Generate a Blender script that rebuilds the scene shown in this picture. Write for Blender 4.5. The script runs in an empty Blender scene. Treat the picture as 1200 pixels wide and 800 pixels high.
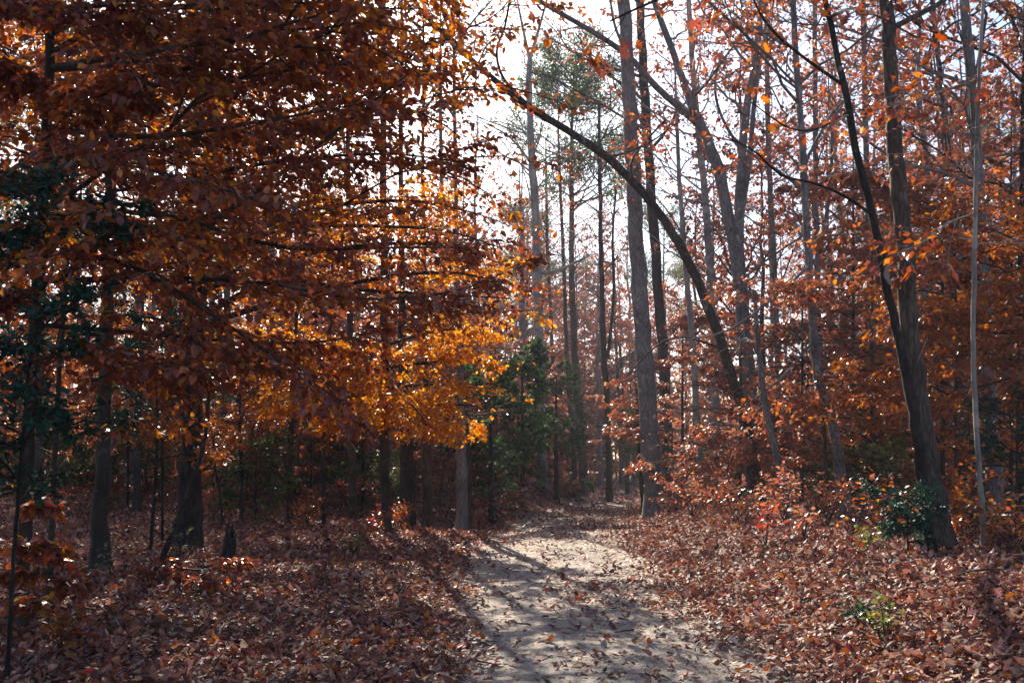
import bpy, math, random
import numpy as np
from mathutils import Vector

R = math.radians
SC = bpy.context.scene
COL = SC.collection
rng = np.random.default_rng(11)
random.seed(5)

# ------------------------------------------------------------------ camera, sky, sun, exposure
F = 1200.0                       # focal length in photo pixels (photo is 1200 px wide)
CAMZ = 1.6
PITCH = math.atan((545 - 400) / F)
cam = bpy.data.objects.new("camera", bpy.data.cameras.new("camera"))
COL.objects.link(cam)
cam.location = (0, 0, CAMZ)
cam.rotation_euler = (R(90) + PITCH, 0, 0)
cam.data.sensor_width = 36.0
cam.data.lens = 36.0 * F / 1200.0
cam.data.clip_start = 0.05
cam.data.clip_end = 3000
cam.data.dof.use_dof = True
cam.data.dof.focus_distance = 17.0
cam.data.dof.aperture_fstop = 4.0
SC.camera = cam

SUN_AZ, SUN_EL = 12.0, 31.0      # degrees to the left of the view axis, above the horizon
SDIR = np.array([-math.sin(R(SUN_AZ)) * math.cos(R(SUN_EL)), math.cos(R(SUN_AZ)) * math.cos(R(SUN_EL)), math.sin(R(SUN_EL))])
world = bpy.data.worlds.new("World")
SC.world = world
world.use_nodes = True
nt = world.node_tree
bg = nt.nodes["Background"]
sky = nt.nodes.new("ShaderNodeTexSky")
sky.sky_type = 'NISHITA'
sky.sun_disc = False
sky.sun_elevation = R(SUN_EL)
sky.sun_rotation = R(-SUN_AZ)
sky.air_density = 1.0
sky.dust_density = 1.3
sky.ozone_density = 2.6
nt.links.new(sky.outputs[0], bg.inputs[0])
bg.inputs[1].default_value = 0.08
sun = bpy.data.objects.new("sun", bpy.data.lights.new("sun", 'SUN'))
COL.objects.link(sun)
sun.data.energy = 5.0
sun.data.angle = R(0.5)
sun.data.color = (1.0, 0.89, 0.74)
sun.rotation_euler = Vector(SDIR).to_track_quat('Z', 'Y').to_euler()
SC.view_settings.view_transform = 'Standard'
SC.view_settings.look = 'None'
SC.view_settings.gamma = 1
SC.view_settings.use_curve_mapping = False
SC.view_settings.exposure = 1.5
SC.render.engine = 'CYCLES'
SC.cycles.max_bounces = 6
SC.cycles.diffuse_bounces = 3
SC.cycles.glossy_bounces = 2
SC.cycles.transmission_bounces = 4
SC.cycles.sample_clamp_indirect = 6.0
SC.cycles.use_denoising = True

# ------------------------------------------------------------------ small maths
def P(px, py, d):
    """point seen at photo pixel (px, py), d metres ahead"""
    u, v = (px - 600) / F, (400 - py) / F
    c, s = math.cos(PITCH), math.sin(PITCH)
    t = d / (c - s * v)
    return np.array([u * t, d, CAMZ + (s + c * v) * t])

_prm = [(rng.uniform(0.08, 0.22) * k, rng.uniform(-3.14, 3.14), rng.uniform(0, 6.28)) for k in (1, 1, 2, 2, 4, 4, 8, 8)]
def wob(x, y):
    s = 0
    for k, (f, a, ph) in enumerate(_prm):
        s = s + np.sin(x * f * np.cos(a) * 2 + y * f * np.sin(a) * 2 + ph) / (1 + k)
    return s * 0.35

def sst(a, b, x):
    t = np.clip((x - a) / (b - a), 0, 1)
    return t * t * (3 - 2 * t)

_ry = np.array([-60, -10, 0, 7, 12, 18, 24, 30, 40, 50, 60, 75, 95, 130, 200, 800.])
_rx = np.array([1.5, 1.0, .85, .78, .70, .72, 1.0, 1.7, 3.3, 5.3, 7.6, 13, 24, 50, 110, 700.])
def road_x(y):
    return np.interp(y, _ry, _rx)

def height(x, y):
    x = np.asarray(x, float); y = np.asarray(y, float)
    s = x - road_x(y)
    far = sst(90, 220, y)
    h = 0.60 * sst(1.5, 3.6, s) * (1 - 0.5 * sst(28, 45, y)) + 0.25 * sst(4, 14, s)
    h = h + 0.10 * sst(-1.2, -2.2, s) + 0.22 * sst(-3.0, -9.0, s)
    h = h + 0.75 * np.exp(-((s + 3.9) / 1.5) ** 2 - ((y - 46) / 8.0) ** 2)       # low bank beside the bend
    h = h - 0.55 * np.exp(-((x + 1.6) / 1.3) ** 2 - ((y - 29) / 3.0) ** 2)                      # ditch
    h = h + 0.10 * wob(x, y) * sst(1.0, 2.5, np.abs(s))
    h = h + 0.015 * wob(x * 4, y * 4)
    h = h + 0.11 * wob(x * 3.3 + 5, y * 2.6) * sst(1.5, 2.4, s) + 0.05 * wob(x * 3.1, y * 2.4) * sst(-1.5, -2.4, s)
    return h + far * 3.0 * sst(10, 200, np.abs(s))

def ground_hit(px, py, dmax=140.0):
    d = np.arange(3, dmax, 0.1)
    u, v = (px - 600) / F, (400 - py) / F
    c, s = math.cos(PITCH), math.sin(PITCH)
    t = d / (c - s * v)
    g = CAMZ + (s + c * v) * t - height(u * t, d)
    k = np.nonzero(g < 0)[0]
    return float(d[k[0]]) if len(k) else dmax

def unit(a):
    return a / np.maximum(np.linalg.norm(a, axis=-1, keepdims=True), 1e-9)

def spline(pts, n):
    p = np.asarray(pts, float)
    m = len(p)
    q = np.vstack([2 * p[0] - p[1], p, 2 * p[-1] - p[-2]])
    seg = np.linalg.norm(np.diff(p[:, :3], axis=0), axis=1)
    acc = np.concatenate([[0], np.cumsum(seg)])
    t = np.linspace(0, acc[-1], n)
    i = np.clip(np.searchsorted(acc, t, side='right') - 1, 0, m - 2)
    f = ((t - acc[i]) / np.maximum(seg[i], 1e-9))[:, None]
    a, b, c, d = q[i], q[i + 1], q[i + 2], q[i + 3]
    return 0.5 * (2 * b + (c - a) * f + (2 * a - 5 * b + 4 * c - d) * f ** 2 + (3 * b - a - 3 * c + d) * f ** 3)

# ------------------------------------------------------------------ mesh building
class Geo:
    """collects vertices, faces, tints and material slots; builds ONE mesh"""
    def __init__(s):
        s.v, s.f3, s.f4, s.m3, s.m4, s.c = [], [], [], [], [], []
        s.n = 0
    def add(s, v, f3=None, f4=None, mat=0, col=None):
        v = np.asarray(v, np.float32).reshape(-1, 3)
        if f3 is not None and len(f3): s.f3.append(np.asarray(f3, np.int64) + s.n); s.m3.append(np.full(len(f3), mat))
        if f4 is not None and len(f4): s.f4.append(np.asarray(f4, np.int64) + s.n); s.m4.append(np.full(len(f4), mat))
        s.v.append(v)
        s.c.append(np.ones((len(v), 3), np.float32) * 0.2 if col is None else np.asarray(col, np.float32))
        s.n += len(v)
    def mesh(s, name, mats, origin=(0, 0, 0), smooth=0):
        v = np.concatenate(s.v) - np.asarray(origin, np.float32)
        f3 = np.concatenate(s.f3) if s.f3 else np.zeros((0, 3), np.int64)
        f4 = np.concatenate(s.f4) if s.f4 else np.zeros((0, 4), np.int64)
        mi = np.concatenate([np.concatenate(s.m3) if s.m3 else np.zeros(0), np.concatenate(s.m4) if s.m4 else np.zeros(0)]).astype(np.int32)
        me = bpy.data.meshes.new(name)
        me.vertices.add(len(v)); me.vertices.foreach_set("co", v.astype(np.float32).ravel())
        nl = f3.size + f4.size
        me.loops.add(nl); me.loops.foreach_set("vertex_index", np.concatenate([f3.ravel(), f4.ravel()]).astype(np.int32))
        nf = len(f3) + len(f4)
        me.polygons.add(nf)
        tot = np.concatenate([np.full(len(f3), 3), np.full(len(f4), 4)]).astype(np.int32)
        st = np.concatenate([[0], np.cumsum(tot)[:-1]]).astype(np.int32) if nf else tot
        me.polygons.foreach_set("loop_start", st)
        me.polygons.foreach_set("loop_total", tot)
        me.polygons.foreach_set("material_index", mi)
        me.polygons.foreach_set("use_smooth", (mi == smooth))
        me.update(calc_edges=True)
        a = me.attributes.new("tint", 'FLOAT_COLOR', 'POINT')
        c = np.ones((len(v), 4), np.float32); c[:, :3] = np.concatenate(s.c)
        a.data.foreach_set("color", c.ravel())
        for m in mats: me.materials.append(m)
        return me
    def obj(s, name, mats, parent=None, origin=(0, 0, 0), smooth=0):
        o = bpy.data.objects.new(name, s.mesh(name, mats, origin, smooth))
        COL.objects.link(o)
        if parent is not None: o.parent = parent
        else: o.location = origin
        return o

def tubes(geo, pts, rad, sides=5, mat=0, rough=0.0, flare=0.0):
    """pts (N,k,3), rad (N,k): N tubes"""
    pts = np.asarray(pts, float); rad = np.asarray(rad, float)
    N, k, _ = pts.shape
    tan = np.empty_like(pts)
    tan[:, 1:-1] = pts[:, 2:] - pts[:, :-2]; tan[:, 0] = pts[:, 1] - pts[:, 0]; tan[:, -1] = pts[:, -1] - pts[:, -2]
    tan = unit(tan)
    ref = np.zeros((N, 1, 3)); main = unit(pts[:, -1:] - pts[:, :1])
    ref[:] = np.where(np.abs(main[..., 2:3]) > 0.7, np.array([0, 1., 0]), np.array([0, 0, 1.]))
    a = unit(np.cross(tan, ref)); b = np.cross(tan, a)
    th = np.arange(sides) / sides * 2 * math.pi
    r = rad[:, :, None] * np.ones(sides)
    if rough:
        ph = rng.uniform(0, 6.28, (N, 1, 1)); zz = np.arange(k)[None, :, None]
        r = r * (1 + rough * (np.sin(3 * th + ph + zz * 0.31) * 0.5 + np.sin(5 * th - ph + zz * 0.83) * 0.3 + rng.normal(0, 0.35, r.shape)))
    if flare:
        L = np.linalg.norm(np.diff(pts, axis=1), axis=2).cumsum(1)
        s = np.concatenate([np.zeros((N, 1)), L], 1)[:, :, None]
        r = r * (1 + flare * np.exp(-s / (2.2 * rad[:, :1, None])) * (1 + 0.7 * np.sin(4 * th + rng.uniform(0, 6, (N, 1, 1))) + 0.5 * np.sin(7 * th + rng.uniform(0, 6, (N, 1, 1)))))
    v = pts[:, :, None, :] + r[..., None] * (a[:, :, None, :] * np.cos(th)[:, None] + b[:, :, None, :] * np.sin(th)[:, None])
    idx = np.arange(N * k * sides).reshape(N, k, sides)
    nx = np.roll(idx, -1, axis=2)
    q = np.stack([idx[:, :-1], nx[:, :-1], nx[:, 1:], idx[:, 1:]], -1).reshape(-1, 4)
    geo.add(v.reshape(-1, 3), f4=q, mat=mat)

def grow(par, n, t0=0.25, t1=1.0, ang=(35, 65), length=lambda t, m: 1.0 * m, planar=0.35, lift=0.0, droop=0.1, wig=0.06, k=5):
    """children along each parent branch; par (N,kp,3) -> (N*n,k,3)"""
    N, kp, _ = par.shape
    t = (np.arange(n)[None] + rng.uniform(0.1, 0.9, (N, n))) / n * (t1 - t0) + t0
    f = np.clip(t, 0, 0.999) * (kp - 1)
    i = f.astype(int); fr = (f - i)[..., None]
    I = np.arange(N)[:, None]
    p0 = par[I, i] * (1 - fr) + par[I, i + 1] * fr
    tan = unit(par[I, i + 1] - par[I, i])
    up = np.array([0, 0, 1.0])
    lat = unit(np.cross(tan, up) + 1e-4)
    up2 = np.cross(lat, tan)
    side = np.where((np.arange(n)[None] + rng.integers(0, 2, (N, 1))) % 2, 1.0, -1.0)
    phi = rng.normal(0, 1, (N, n)) * planar * 1.6
    al = np.radians(rng.uniform(ang[0], ang[1], (N, n)))[..., None]
    dirn = np.cos(al) * tan + np.sin(al) * (np.cos(phi)[..., None] * lat * side[..., None] + np.sin(phi)[..., None] * up2)
    dirn = unit(dirn + np.array([0, 0, lift]))
    plen = np.linalg.norm(np.diff(par, axis=1), axis=2).sum(1)[:, None]
    L = length(t, plen) * rng.uniform(0.65, 1.25, (N, n))
    s = np.linspace(0, 1, k)
    pts = p0[:, :, None] + dirn[:, :, None] * (L[..., None] * s)[..., None]
    pts[..., 2] -= droop * (L[..., None] * s ** 2)
    w = rng.normal(0, wig, pts.shape) * L[..., None, None]; w[:, :, 0] = 0
    pts = pts + np.cumsum(w, axis=2) * 0.5
    return pts.reshape(N * n, k, 3)

# leaf outlines: (stations along the midrib, half widths)
LEAF = {
    'far': ([0.45], [0.30]),
    'beech': ([0.28, 0.65], [0.25, 0.22]),
    'holly': ([0.2, 0.35, 0.5, 0.68, 0.85], [0.26, 0.19, 0.28, 0.17, 0.17]),
    'oak': ([0.14, 0.24, 0.38, 0.50, 0.62, 0.74, 0.88], [0.08, 0.26, 0.10, 0.42, 0.14, 0.34, 0.12]),
    'needle': ([0.5], [0.035]),
}
def leaves(geo, pos, dirn, nrm, size, tint, shape='far', mat=1, fold=(0.05, 0.5), curl=(-0.35, 0.15), wr=(0.8, 1.2)):
    N = len(pos)
    if N == 0: return
    st, hw = LEAF[shape]
    n = len(st)
    x = unit(dirn); z = unit(nrm - (nrm * x).sum(1, keepdims=True) * x); y = np.cross(z, x)
    s = np.array([0] + st + [1] + st + st)
    w = np.array([0] * (n + 2) + hw + [-h for h in hw])
    fo = rng.uniform(*fold, (N, 1)); cu = rng.uniform(*curl, (N, 1)); wd = rng.uniform(*wr, (N, 1)); tw = rng.normal(0, 0.25, (N, 1))
    ww = w[None] * wd
    zz = fo * np.abs(ww) + cu * s ** 2 + tw * s * ww
    L = np.asarray(size).reshape(-1, 1) * np.ones((N, 1))
    v = pos[:, None] + L[:, :, None] * (s[None, :, None] * x[:, None] + ww[..., None] * y[:, None] + zz[..., None] * z[:, None])
    V = len(s)
    f3, f4 = [], []
    for side, flip in ((n + 2, 0), (2 * n + 2, 1)):
        a = [(0, 1, side)]; e = [(n, n + 1, side + n - 1)]
        q = [(j + 1, j + 2, side + j + 1, side + j) for j in range(n - 1)]
        for t in a + e: f3.append(t[::-1] if flip else t)
        for t in q: f4.append(t[::-1] if flip else t)
    off = np.arange(N)[:, None, None] * V
    geo.add(v.reshape(-1, 3), f3=(np.array(f3)[None] + off).reshape(-1, 3),
            f4=(np.array(f4)[None] + off).reshape(-1, 4) if f4 else None, mat=mat, col=np.repeat(tint, V, axis=0))

PAL = {   # base colours of dry and green leaves, (linear rgb, weight)
    'beech': [((.30, .095, .028), 4), ((.24, .072, .030), 3.5), ((.36, .14, .035), 2.5), ((.19, .062, .040), 3), ((.42, .20, .045), .8)],
    'dusk': [((.25, .074, .032), 4), ((.20, .058, .036), 4), ((.31, .105, .035), 2.5), ((.17, .060, .050), 3.5), ((.40, .19, .05), .6)],  # darker beech leaf, its shade put into the colour
    'glow': [((.42, .16, .026), 4), ((.47, .225, .030), 4), ((.36, .12, .028), 2)],  # golden beech leaf, sun shining through put into the colour
    'rust': [((.27, .092, .048), 4), ((.33, .125, .055), 3), ((.22, .075, .052), 3), ((.38, .19, .09), 1), ((.20, .085, .070), 3), ((.30, .15, .11), 1.5)],
    'oak': [((.22, .062, .028), 3), ((.36, .12, .028), 1), ((.15, .046, .030), 4)],
    'pink': [((.30, .14, .11), 4), ((.36, .18, .13), 3), ((.33, .10, .05), 2), ((.42, .22, .10), 1)],
    'litter': [((.28, .132, .100), 5), ((.37, .205, .160), 3.4), ((.16, .066, .052), 5.5), ((.28, .085, .038), 2.2), ((.47, .32, .26), 1.6), ((.085, .042, .038), 3.5), ((.36, .14, .04), .9), ((.22, .04, .05), .25)],
    'holly': [((.022, .060, .040), 4), ((.030, .085, .050), 3), ((.015, .045, .034), 3)],
    'pine': [((.045, .095, .020), 3), ((.08, .13, .022), 2), ((.035, .07, .025), 2)],
    'cedar': [((.025, .055, .024), 4), ((.042, .085, .025), 3), ((.09, .13, .022), 1)],
    'bush': [((.05, .09, .03), 3), ((.10, .13, .03), 2), ((.20, .18, .04), 1), ((.25, .12, .05), 1)],
    'red': [((.24, .050, .050), 3), ((.30, .09, .06), 3), ((.26, .11, .06), 3)],
    'yellow': [((.13, .13, .04), 3), ((.07, .10, .03), 3), ((.20, .15, .045), 1.5)],
}
def tints(pal, n):
    cs = np.array([c for c, _ in PAL[pal]]); w = np.array([x for _, x in PAL[pal]], float)
    k = rng.choice(len(cs), n, p=w / w.sum())
    return np.clip(cs[k] * rng.lognormal(0, 0.20, (n, 1)) * rng.lognormal(0, 0.06, (n, 3)), 0.004, 0.75)

# places the low sun reaches in the photograph: (point, radius); the crowns are thin along the rays that end there
SUNNY = [((.8, 20.3, 0), 1.8), ((.6, 17.6, 0), 1.6), ((1.7, 18.4, .05), 1.4), ((2.6, 17, .3), 1.2), ((2.4, 14.6, .3), .9), ((3.2, 13.2, .5), 1.1), ((4.4, 12.2, .6), .9), ((5.2, 13.5, .7), .7),
         ((6.2, 19, 2.3), 1.3), ((8.2, 20.5, 3.0), 1.3), ((4.9, 23, 1.2), 1.2), ((-5.4, 25, .2), 1.3), ((-7.5, 27, .3), 1.2),
         ((1.8, 8.4, 0), .35), ((2.6, 10.4, .2), .4), ((.1, 12.4, 0), .3), ((-.9, 18.5, 0), .7)]
GLOW = [((-2.6, 23, 3.0), 1.5), ((-1.2, 23, 2.8), 1.3), ((-4.0, 23, 3.0), 1.4), ((-2.8, 22, 4.2), 1.3), ((-3.4, 22.3, 2.4), 1.2), ((-2.0, 22, 2.4), 1.2), ((-.4, 23, 3.6), 1.2), ((-5.0, 24, 3.6), 1.3),
        ((-6.5, 20, 4.2), 1.7), ((-8.5, 22, 5.0), 1.8), ((-6.0, 22, 6.2), 1.6), ((-4.0, 21, 5.4), 1.5), ((-2.6, 20, 6.6), 1.3), ((-7.5, 18, 6.5), 1.4), ((-5.2, 24, 8.0), 1.4)]
OWN = [False]
def sunny_keep(p):
    k = np.ones(len(p), bool)
    for c, r in [(c, r * (.5 if OWN[0] else 1)) for c, r in SUNNY] + ([] if OWN[0] else GLOW):
        q = p - np.array(c)
        t = q @ SDIR
        dist = np.linalg.norm(q - t[:, None] * SDIR, axis=1)
        hit = (t > 1.3) & (dist < r * (1.05 + .3 * np.sin(p[:, 0] * 2.3 + p[:, 2] * 3.1)))
        k &= ~(hit & (rng.uniform(0, 1, len(p)) < .98))
    return k

def leaf_on(geo, tw, per, size, pal, shape='far', spread=0.06, droop=0.25, tilt=0.45, t0=0.15, mat=1, keep=None, **kw):
    """leaves along twigs tw (N,k,3)"""
    N, k, _ = tw.shape
    n = N * per
    f = rng.uniform(t0, 0.999, (N, per)) * (k - 1)
    i = f.astype(int); fr = (f - i)[..., None]; I = np.arange(N)[:, None]
    p = (tw[I, i] * (1 - fr) + tw[I, i + 1] * fr).reshape(n, 3)
    tan = unit((tw[I, i + 1] - tw[I, i]).reshape(n, 3))
    lat = unit(np.cross(tan, [0, 0, 1.0]) + 1e-4) * rng.choice([-1.0, 1.0], (n, 1))
    d = tan * rng.uniform(0.2, 1.0, (n, 1)) + lat * rng.uniform(0.3, 1.0, (n, 1)) + rng.normal(0, 0.25, (n, 3))
    d[:, 2] -= rng.uniform(0, 2 * droop, n)
    nz = np.array([0, 0, 1.0]) + rng.normal(0, tilt, (n, 3))
    p = p + rng.normal(0, spread, (n, 3)) * 0.5
    sz = rng.uniform(size[0], size[1], n)
    m = sunny_keep(p)
    p, d, nz, sz = p[m], d[m], nz[m], sz[m]
    leaves(geo, p, d, nz, sz, tints(pal, len(p)), shape, mat, **kw)

# ------------------------------------------------------------------ materials
def nodes_of(m):
    m.use_nodes = True
    return m.node_tree, m.node_tree.nodes["Principled BSDF"], m.node_tree.nodes, m.node_tree.links

def leaf_mat(name, trans=0.45, val=1.55, rough=0.42, spec=0.45, coat=0.0):
    m = bpy.data.materials.new(name)
    t, bsdf, N, L = nodes_of(m)
    at = N.new("ShaderNodeAttribute"); at.attribute_name = "tint"
    no = N.new("ShaderNodeTexNoise"); no.inputs['Scale'].default_value = 35; no.inputs['Detail'].default_value = 2
    tc = N.new("ShaderNodeTexCoord"); L.new(tc.outputs['Object'], no.inputs['Vector'])
    mr = N.new("ShaderNodeMapRange"); mr.inputs[1].default_value = .3; mr.inputs[2].default_value = .7; mr.inputs[3].default_value = .72; mr.inputs[4].default_value = 1.2
    L.new(no.outputs[0], mr.inputs[0])
    mx = N.new("ShaderNodeVectorMath"); mx.operation = 'SCALE'
    L.new(at.outputs['Color'], mx.inputs[0]); L.new(mr.outputs[0], mx.inputs['Scale'])
    L.new(mx.outputs[0], bsdf.inputs['Base Color'])
    bsdf.inputs['Roughness'].default_value = rough
    bsdf.inputs['Specular IOR Level'].default_value = spec
    hs = N.new("ShaderNodeHueSaturation"); hs.inputs['Saturation'].default_value = 1.18; hs.inputs['Value'].default_value = val
    L.new(mx.outputs[0], hs.inputs['Color'])
    tr = N.new("ShaderNodeBsdfTranslucent"); L.new(hs.outputs[0], tr.inputs['Color'])
    ms = N.new("ShaderNodeMixShader"); ms.inputs[0].default_value = trans
    L.new(bsdf.outputs[0], ms.inputs[1]); L.new(tr.outputs[0], ms.inputs[2])
    L.new(ms.outputs[0], N["Material Output"].inputs['Surface'])
    return m

def bark_mat(name, dark, light, scale=9.0, stretch=0.22, bump=0.8, lichen=None, lich_amt=0.55, crack=0.42):
    m = bpy.data.materials.new(name)
    t, bsdf, N, L = nodes_of(m)
    tc = N.new("ShaderNodeTexCoord"); mp = N.new("ShaderNodeMapping"); mp.inputs['Scale'].default_value = (scale, scale, scale * stretch)
    L.new(tc.outputs['Object'], mp.inputs['Vector'])
    wn = N.new("ShaderNodeTexNoise"); wn.inputs['Scale'].default_value = 1.6; wn.inputs['Detail'].default_value = 8; wn.inputs['Roughness'].default_value = 0.75
    L.new(mp.outputs[0], wn.inputs['Vector'])
    vo = N.new("ShaderNodeTexVoronoi"); vo.feature = 'DISTANCE_TO_EDGE'; vo.inputs['Scale'].default_value = 1.9
    dn = N.new("ShaderNodeTexNoise"); dn.inputs['Scale'].default_value = 1.1; dn.inputs['Detail'].default_value = 5; L.new(mp.outputs[0], dn.inputs['Vector'])
    dv = N.new("ShaderNodeVectorMath"); dv.operation = 'MULTIPLY_ADD'; dv.inputs[1].default_value = (1.3, 1.3, 1.3); L.new(dn.outputs[1], dv.inputs[0]); L.new(mp.outputs[0], dv.inputs[2])
    L.new(dv.outputs[0], vo.inputs['Vector'])
    ck = N.new("ShaderNodeMapRange"); ck.inputs[1].default_value = 0.0; ck.inputs[2].default_value = 0.26; ck.inputs[3].default_value = crack; ck.inputs[4].default_value = 1.0
    L.new(vo.outputs['Distance'], ck.inputs[0])
    bn = N.new("ShaderNodeTexNoise"); bn.inputs['Scale'].default_value = 1.3; bn.inputs['Detail'].default_value = 4; L.new(tc.outputs['Object'], bn.inputs['Vector'])
    bm = N.new("ShaderNodeMapRange"); bm.inputs[1].default_value = .35; bm.inputs[2].default_value = .65; bm.inputs[3].default_value = .6; bm.inputs[4].default_value = 1.25
    L.new(bn.outputs[0], bm.inputs[0])
    mul = N.new("ShaderNodeMath"); mul.operation = 'MULTIPLY'
    L.new(ck.outputs[0], mul.inputs[0]); L.new(wn.outputs[0], mul.inputs[1])
    cr = N.new("ShaderNodeValToRGB")
    cr.color_ramp.elements[0].position = 0.20; cr.color_ramp.elements[0].color = (*dark, 1)
    cr.color_ramp.elements[1].position = 0.66; cr.color_ramp.elements[1].color = (*light, 1)
    L.new(mul.outputs[0], cr.inputs[0])
    sc_ = N.new("ShaderNodeVectorMath"); sc_.operation = 'SCALE'; L.new(cr.outputs[0], sc_.inputs[0]); L.new(bm.outputs[0], sc_.inputs['Scale'])
    out = sc_.outputs[0]
    if lichen:
        ln = N.new("ShaderNodeTexNoise"); ln.inputs['Scale'].default_value = 3.2; ln.inputs['Detail'].default_value = 5
        mp2 = N.new("ShaderNodeMapping"); mp2.inputs['Scale'].default_value = (1, 1, 0.7); L.new(tc.outputs['Object'], mp2.inputs['Vector']); L.new(mp2.outputs[0], ln.inputs['Vector'])
        lr = N.new("ShaderNodeValToRGB"); lr.color_ramp.elements[0].position = lich_amt; lr.color_ramp.elements[1].position = lich_amt + 0.06
        L.new(ln.outputs[0], lr.inputs[0])
        mx = N.new("ShaderNodeMix"); mx.data_type = 'RGBA'; mx.inputs[7].default_value = (*lichen, 1)
        L.new(lr.outputs[0], mx.inputs[0]); L.new(out, mx.inputs[6]); out = mx.outputs[2]
    L.new(out, bsdf.inputs['Base Color'])
    bsdf.inputs['Roughness'].default_value = 0.9
    bsdf.inputs['Specular IOR Level'].default_value = 0.2
    bp = N.new("ShaderNodeBump"); bp.inputs['Strength'].default_value = bump; bp.inputs['Distance'].default_value = 0.02
    L.new(mul.outputs[0], bp.inputs['Height']); L.new(bp.outputs[0], bsdf.inputs['Normal'])
    return m

M_LEAF = leaf_mat("dry_leaf", trans=.46, val=1.75, rough=.36, spec=.9)
M_GLOW = leaf_mat("sun_glow_leaf", trans=.56, val=2.1, rough=.4, spec=.5)  # brighter, clearer copy of the dry leaf; sun glow put into the material
M_LITTER = leaf_mat("fallen_leaf", trans=0.2, val=1.3, rough=0.6, spec=0.24)
M_GREEN = leaf_mat("glossy_green_leaf", trans=0.15, val=1.7, rough=0.6, spec=0.25)
M_NEEDLE = leaf_mat("needle_leaf", trans=0.32, val=1.6, rough=0.65, spec=0.2)
B_GREY = bark_mat("grey_bark", (.060, .056, .054), (.31, .295, .29), scale=10, stretch=.3, crack=.62, lichen=(.33, .34, .31), lich_amt=.66)
B_PALE = bark_mat("pale_bark", (.12, .11, .10), (.36, .34, .31), scale=5, stretch=.5, bump=.3, lichen=(.36, .37, .32), crack=.8)
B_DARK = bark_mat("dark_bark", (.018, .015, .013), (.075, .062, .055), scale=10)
B_BLACK = bark_mat("black_bark", (.010, .009, .008), (.045, .038, .034), scale=12, lichen=(.30, .30, .27), lich_amt=.62)
B_BOWED = bark_mat("dark_brown_bark", (.020, .015, .012), (.095, .075, .060), scale=9, lichen=(.17, .17, .14), lich_amt=.64)  # grey lichen patches stand in for the light on its upper edge
B_BROWN = bark_mat("brown_bark", (.040, .030, .024), (.16, .125, .10), scale=9)
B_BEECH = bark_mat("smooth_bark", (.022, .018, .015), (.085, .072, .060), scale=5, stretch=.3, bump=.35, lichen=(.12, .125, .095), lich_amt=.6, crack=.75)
B_PINE = bark_mat("pine_bark", (.045, .032, .026), (.20, .145, .115), scale=6, stretch=.3)
B_TWIG = bark_mat("twig_bark", (.040, .034, .030), (.12, .10, .09), scale=20, bump=.1)

def ground_mat():
    m = bpy.data.materials.new("forest_soil")
    t, bsdf, N, L = nodes_of(m)
    tc = N.new("ShaderNodeTexCoord")
    vo = N.new("ShaderNodeTexVoronoi"); vo.inputs['Scale'].default_value = 13; L.new(tc.outputs['Object'], vo.inputs['Vector'])
    sp = N.new("ShaderNodeSeparateColor"); L.new(vo.outputs['Color'], sp.inputs[0])
    cr = N.new("ShaderNodeValToRGB"); e = cr.color_ramp.elements
    e[0].position = 0; e[0].color = (.055, .030, .022, 1); e[1].position = 1; e[1].color = (.30, .18, .13, 1)
    x = e.new(.35); x.color = (.13, .058, .042, 1); x = e.new(.7); x.color = (.20, .09, .062, 1)
    L.new(sp.outputs[0], cr.inputs[0])
    no = N.new("ShaderNodeTexNoise"); no.inputs['Scale'].default_value = .8; no.inputs['Detail'].default_value = 6; L.new(tc.outputs['Object'], no.inputs['Vector'])
    mr = N.new("ShaderNodeMapRange"); mr.inputs[1].default_value = .3; mr.inputs[2].default_value = .7; mr.inputs[3].default_value = .5; mr.inputs[4].default_value = 1.1
    L.new(no.outputs[0], mr.inputs[0])
    mx = N.new("ShaderNodeVectorMath"); mx.operation = 'SCALE'; L.new(cr.outputs[0], mx.inputs[0]); L.new(mr.outputs[0], mx.inputs['Scale'])
    L.new(mx.outputs[0], bsdf.inputs['Base Color']); bsdf.inputs['Roughness'].default_value = .9; bsdf.inputs['Specular IOR Level'].default_value = .15
    bp = N.new("ShaderNodeBump"); bp.inputs['Strength'].default_value = .8; bp.inputs['Distance'].default_value = .04
    L.new(vo.outputs['Distance'], bp.inputs['Height']); L.new(bp.outputs[0], bsdf.inputs['Normal'])
    return m

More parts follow.
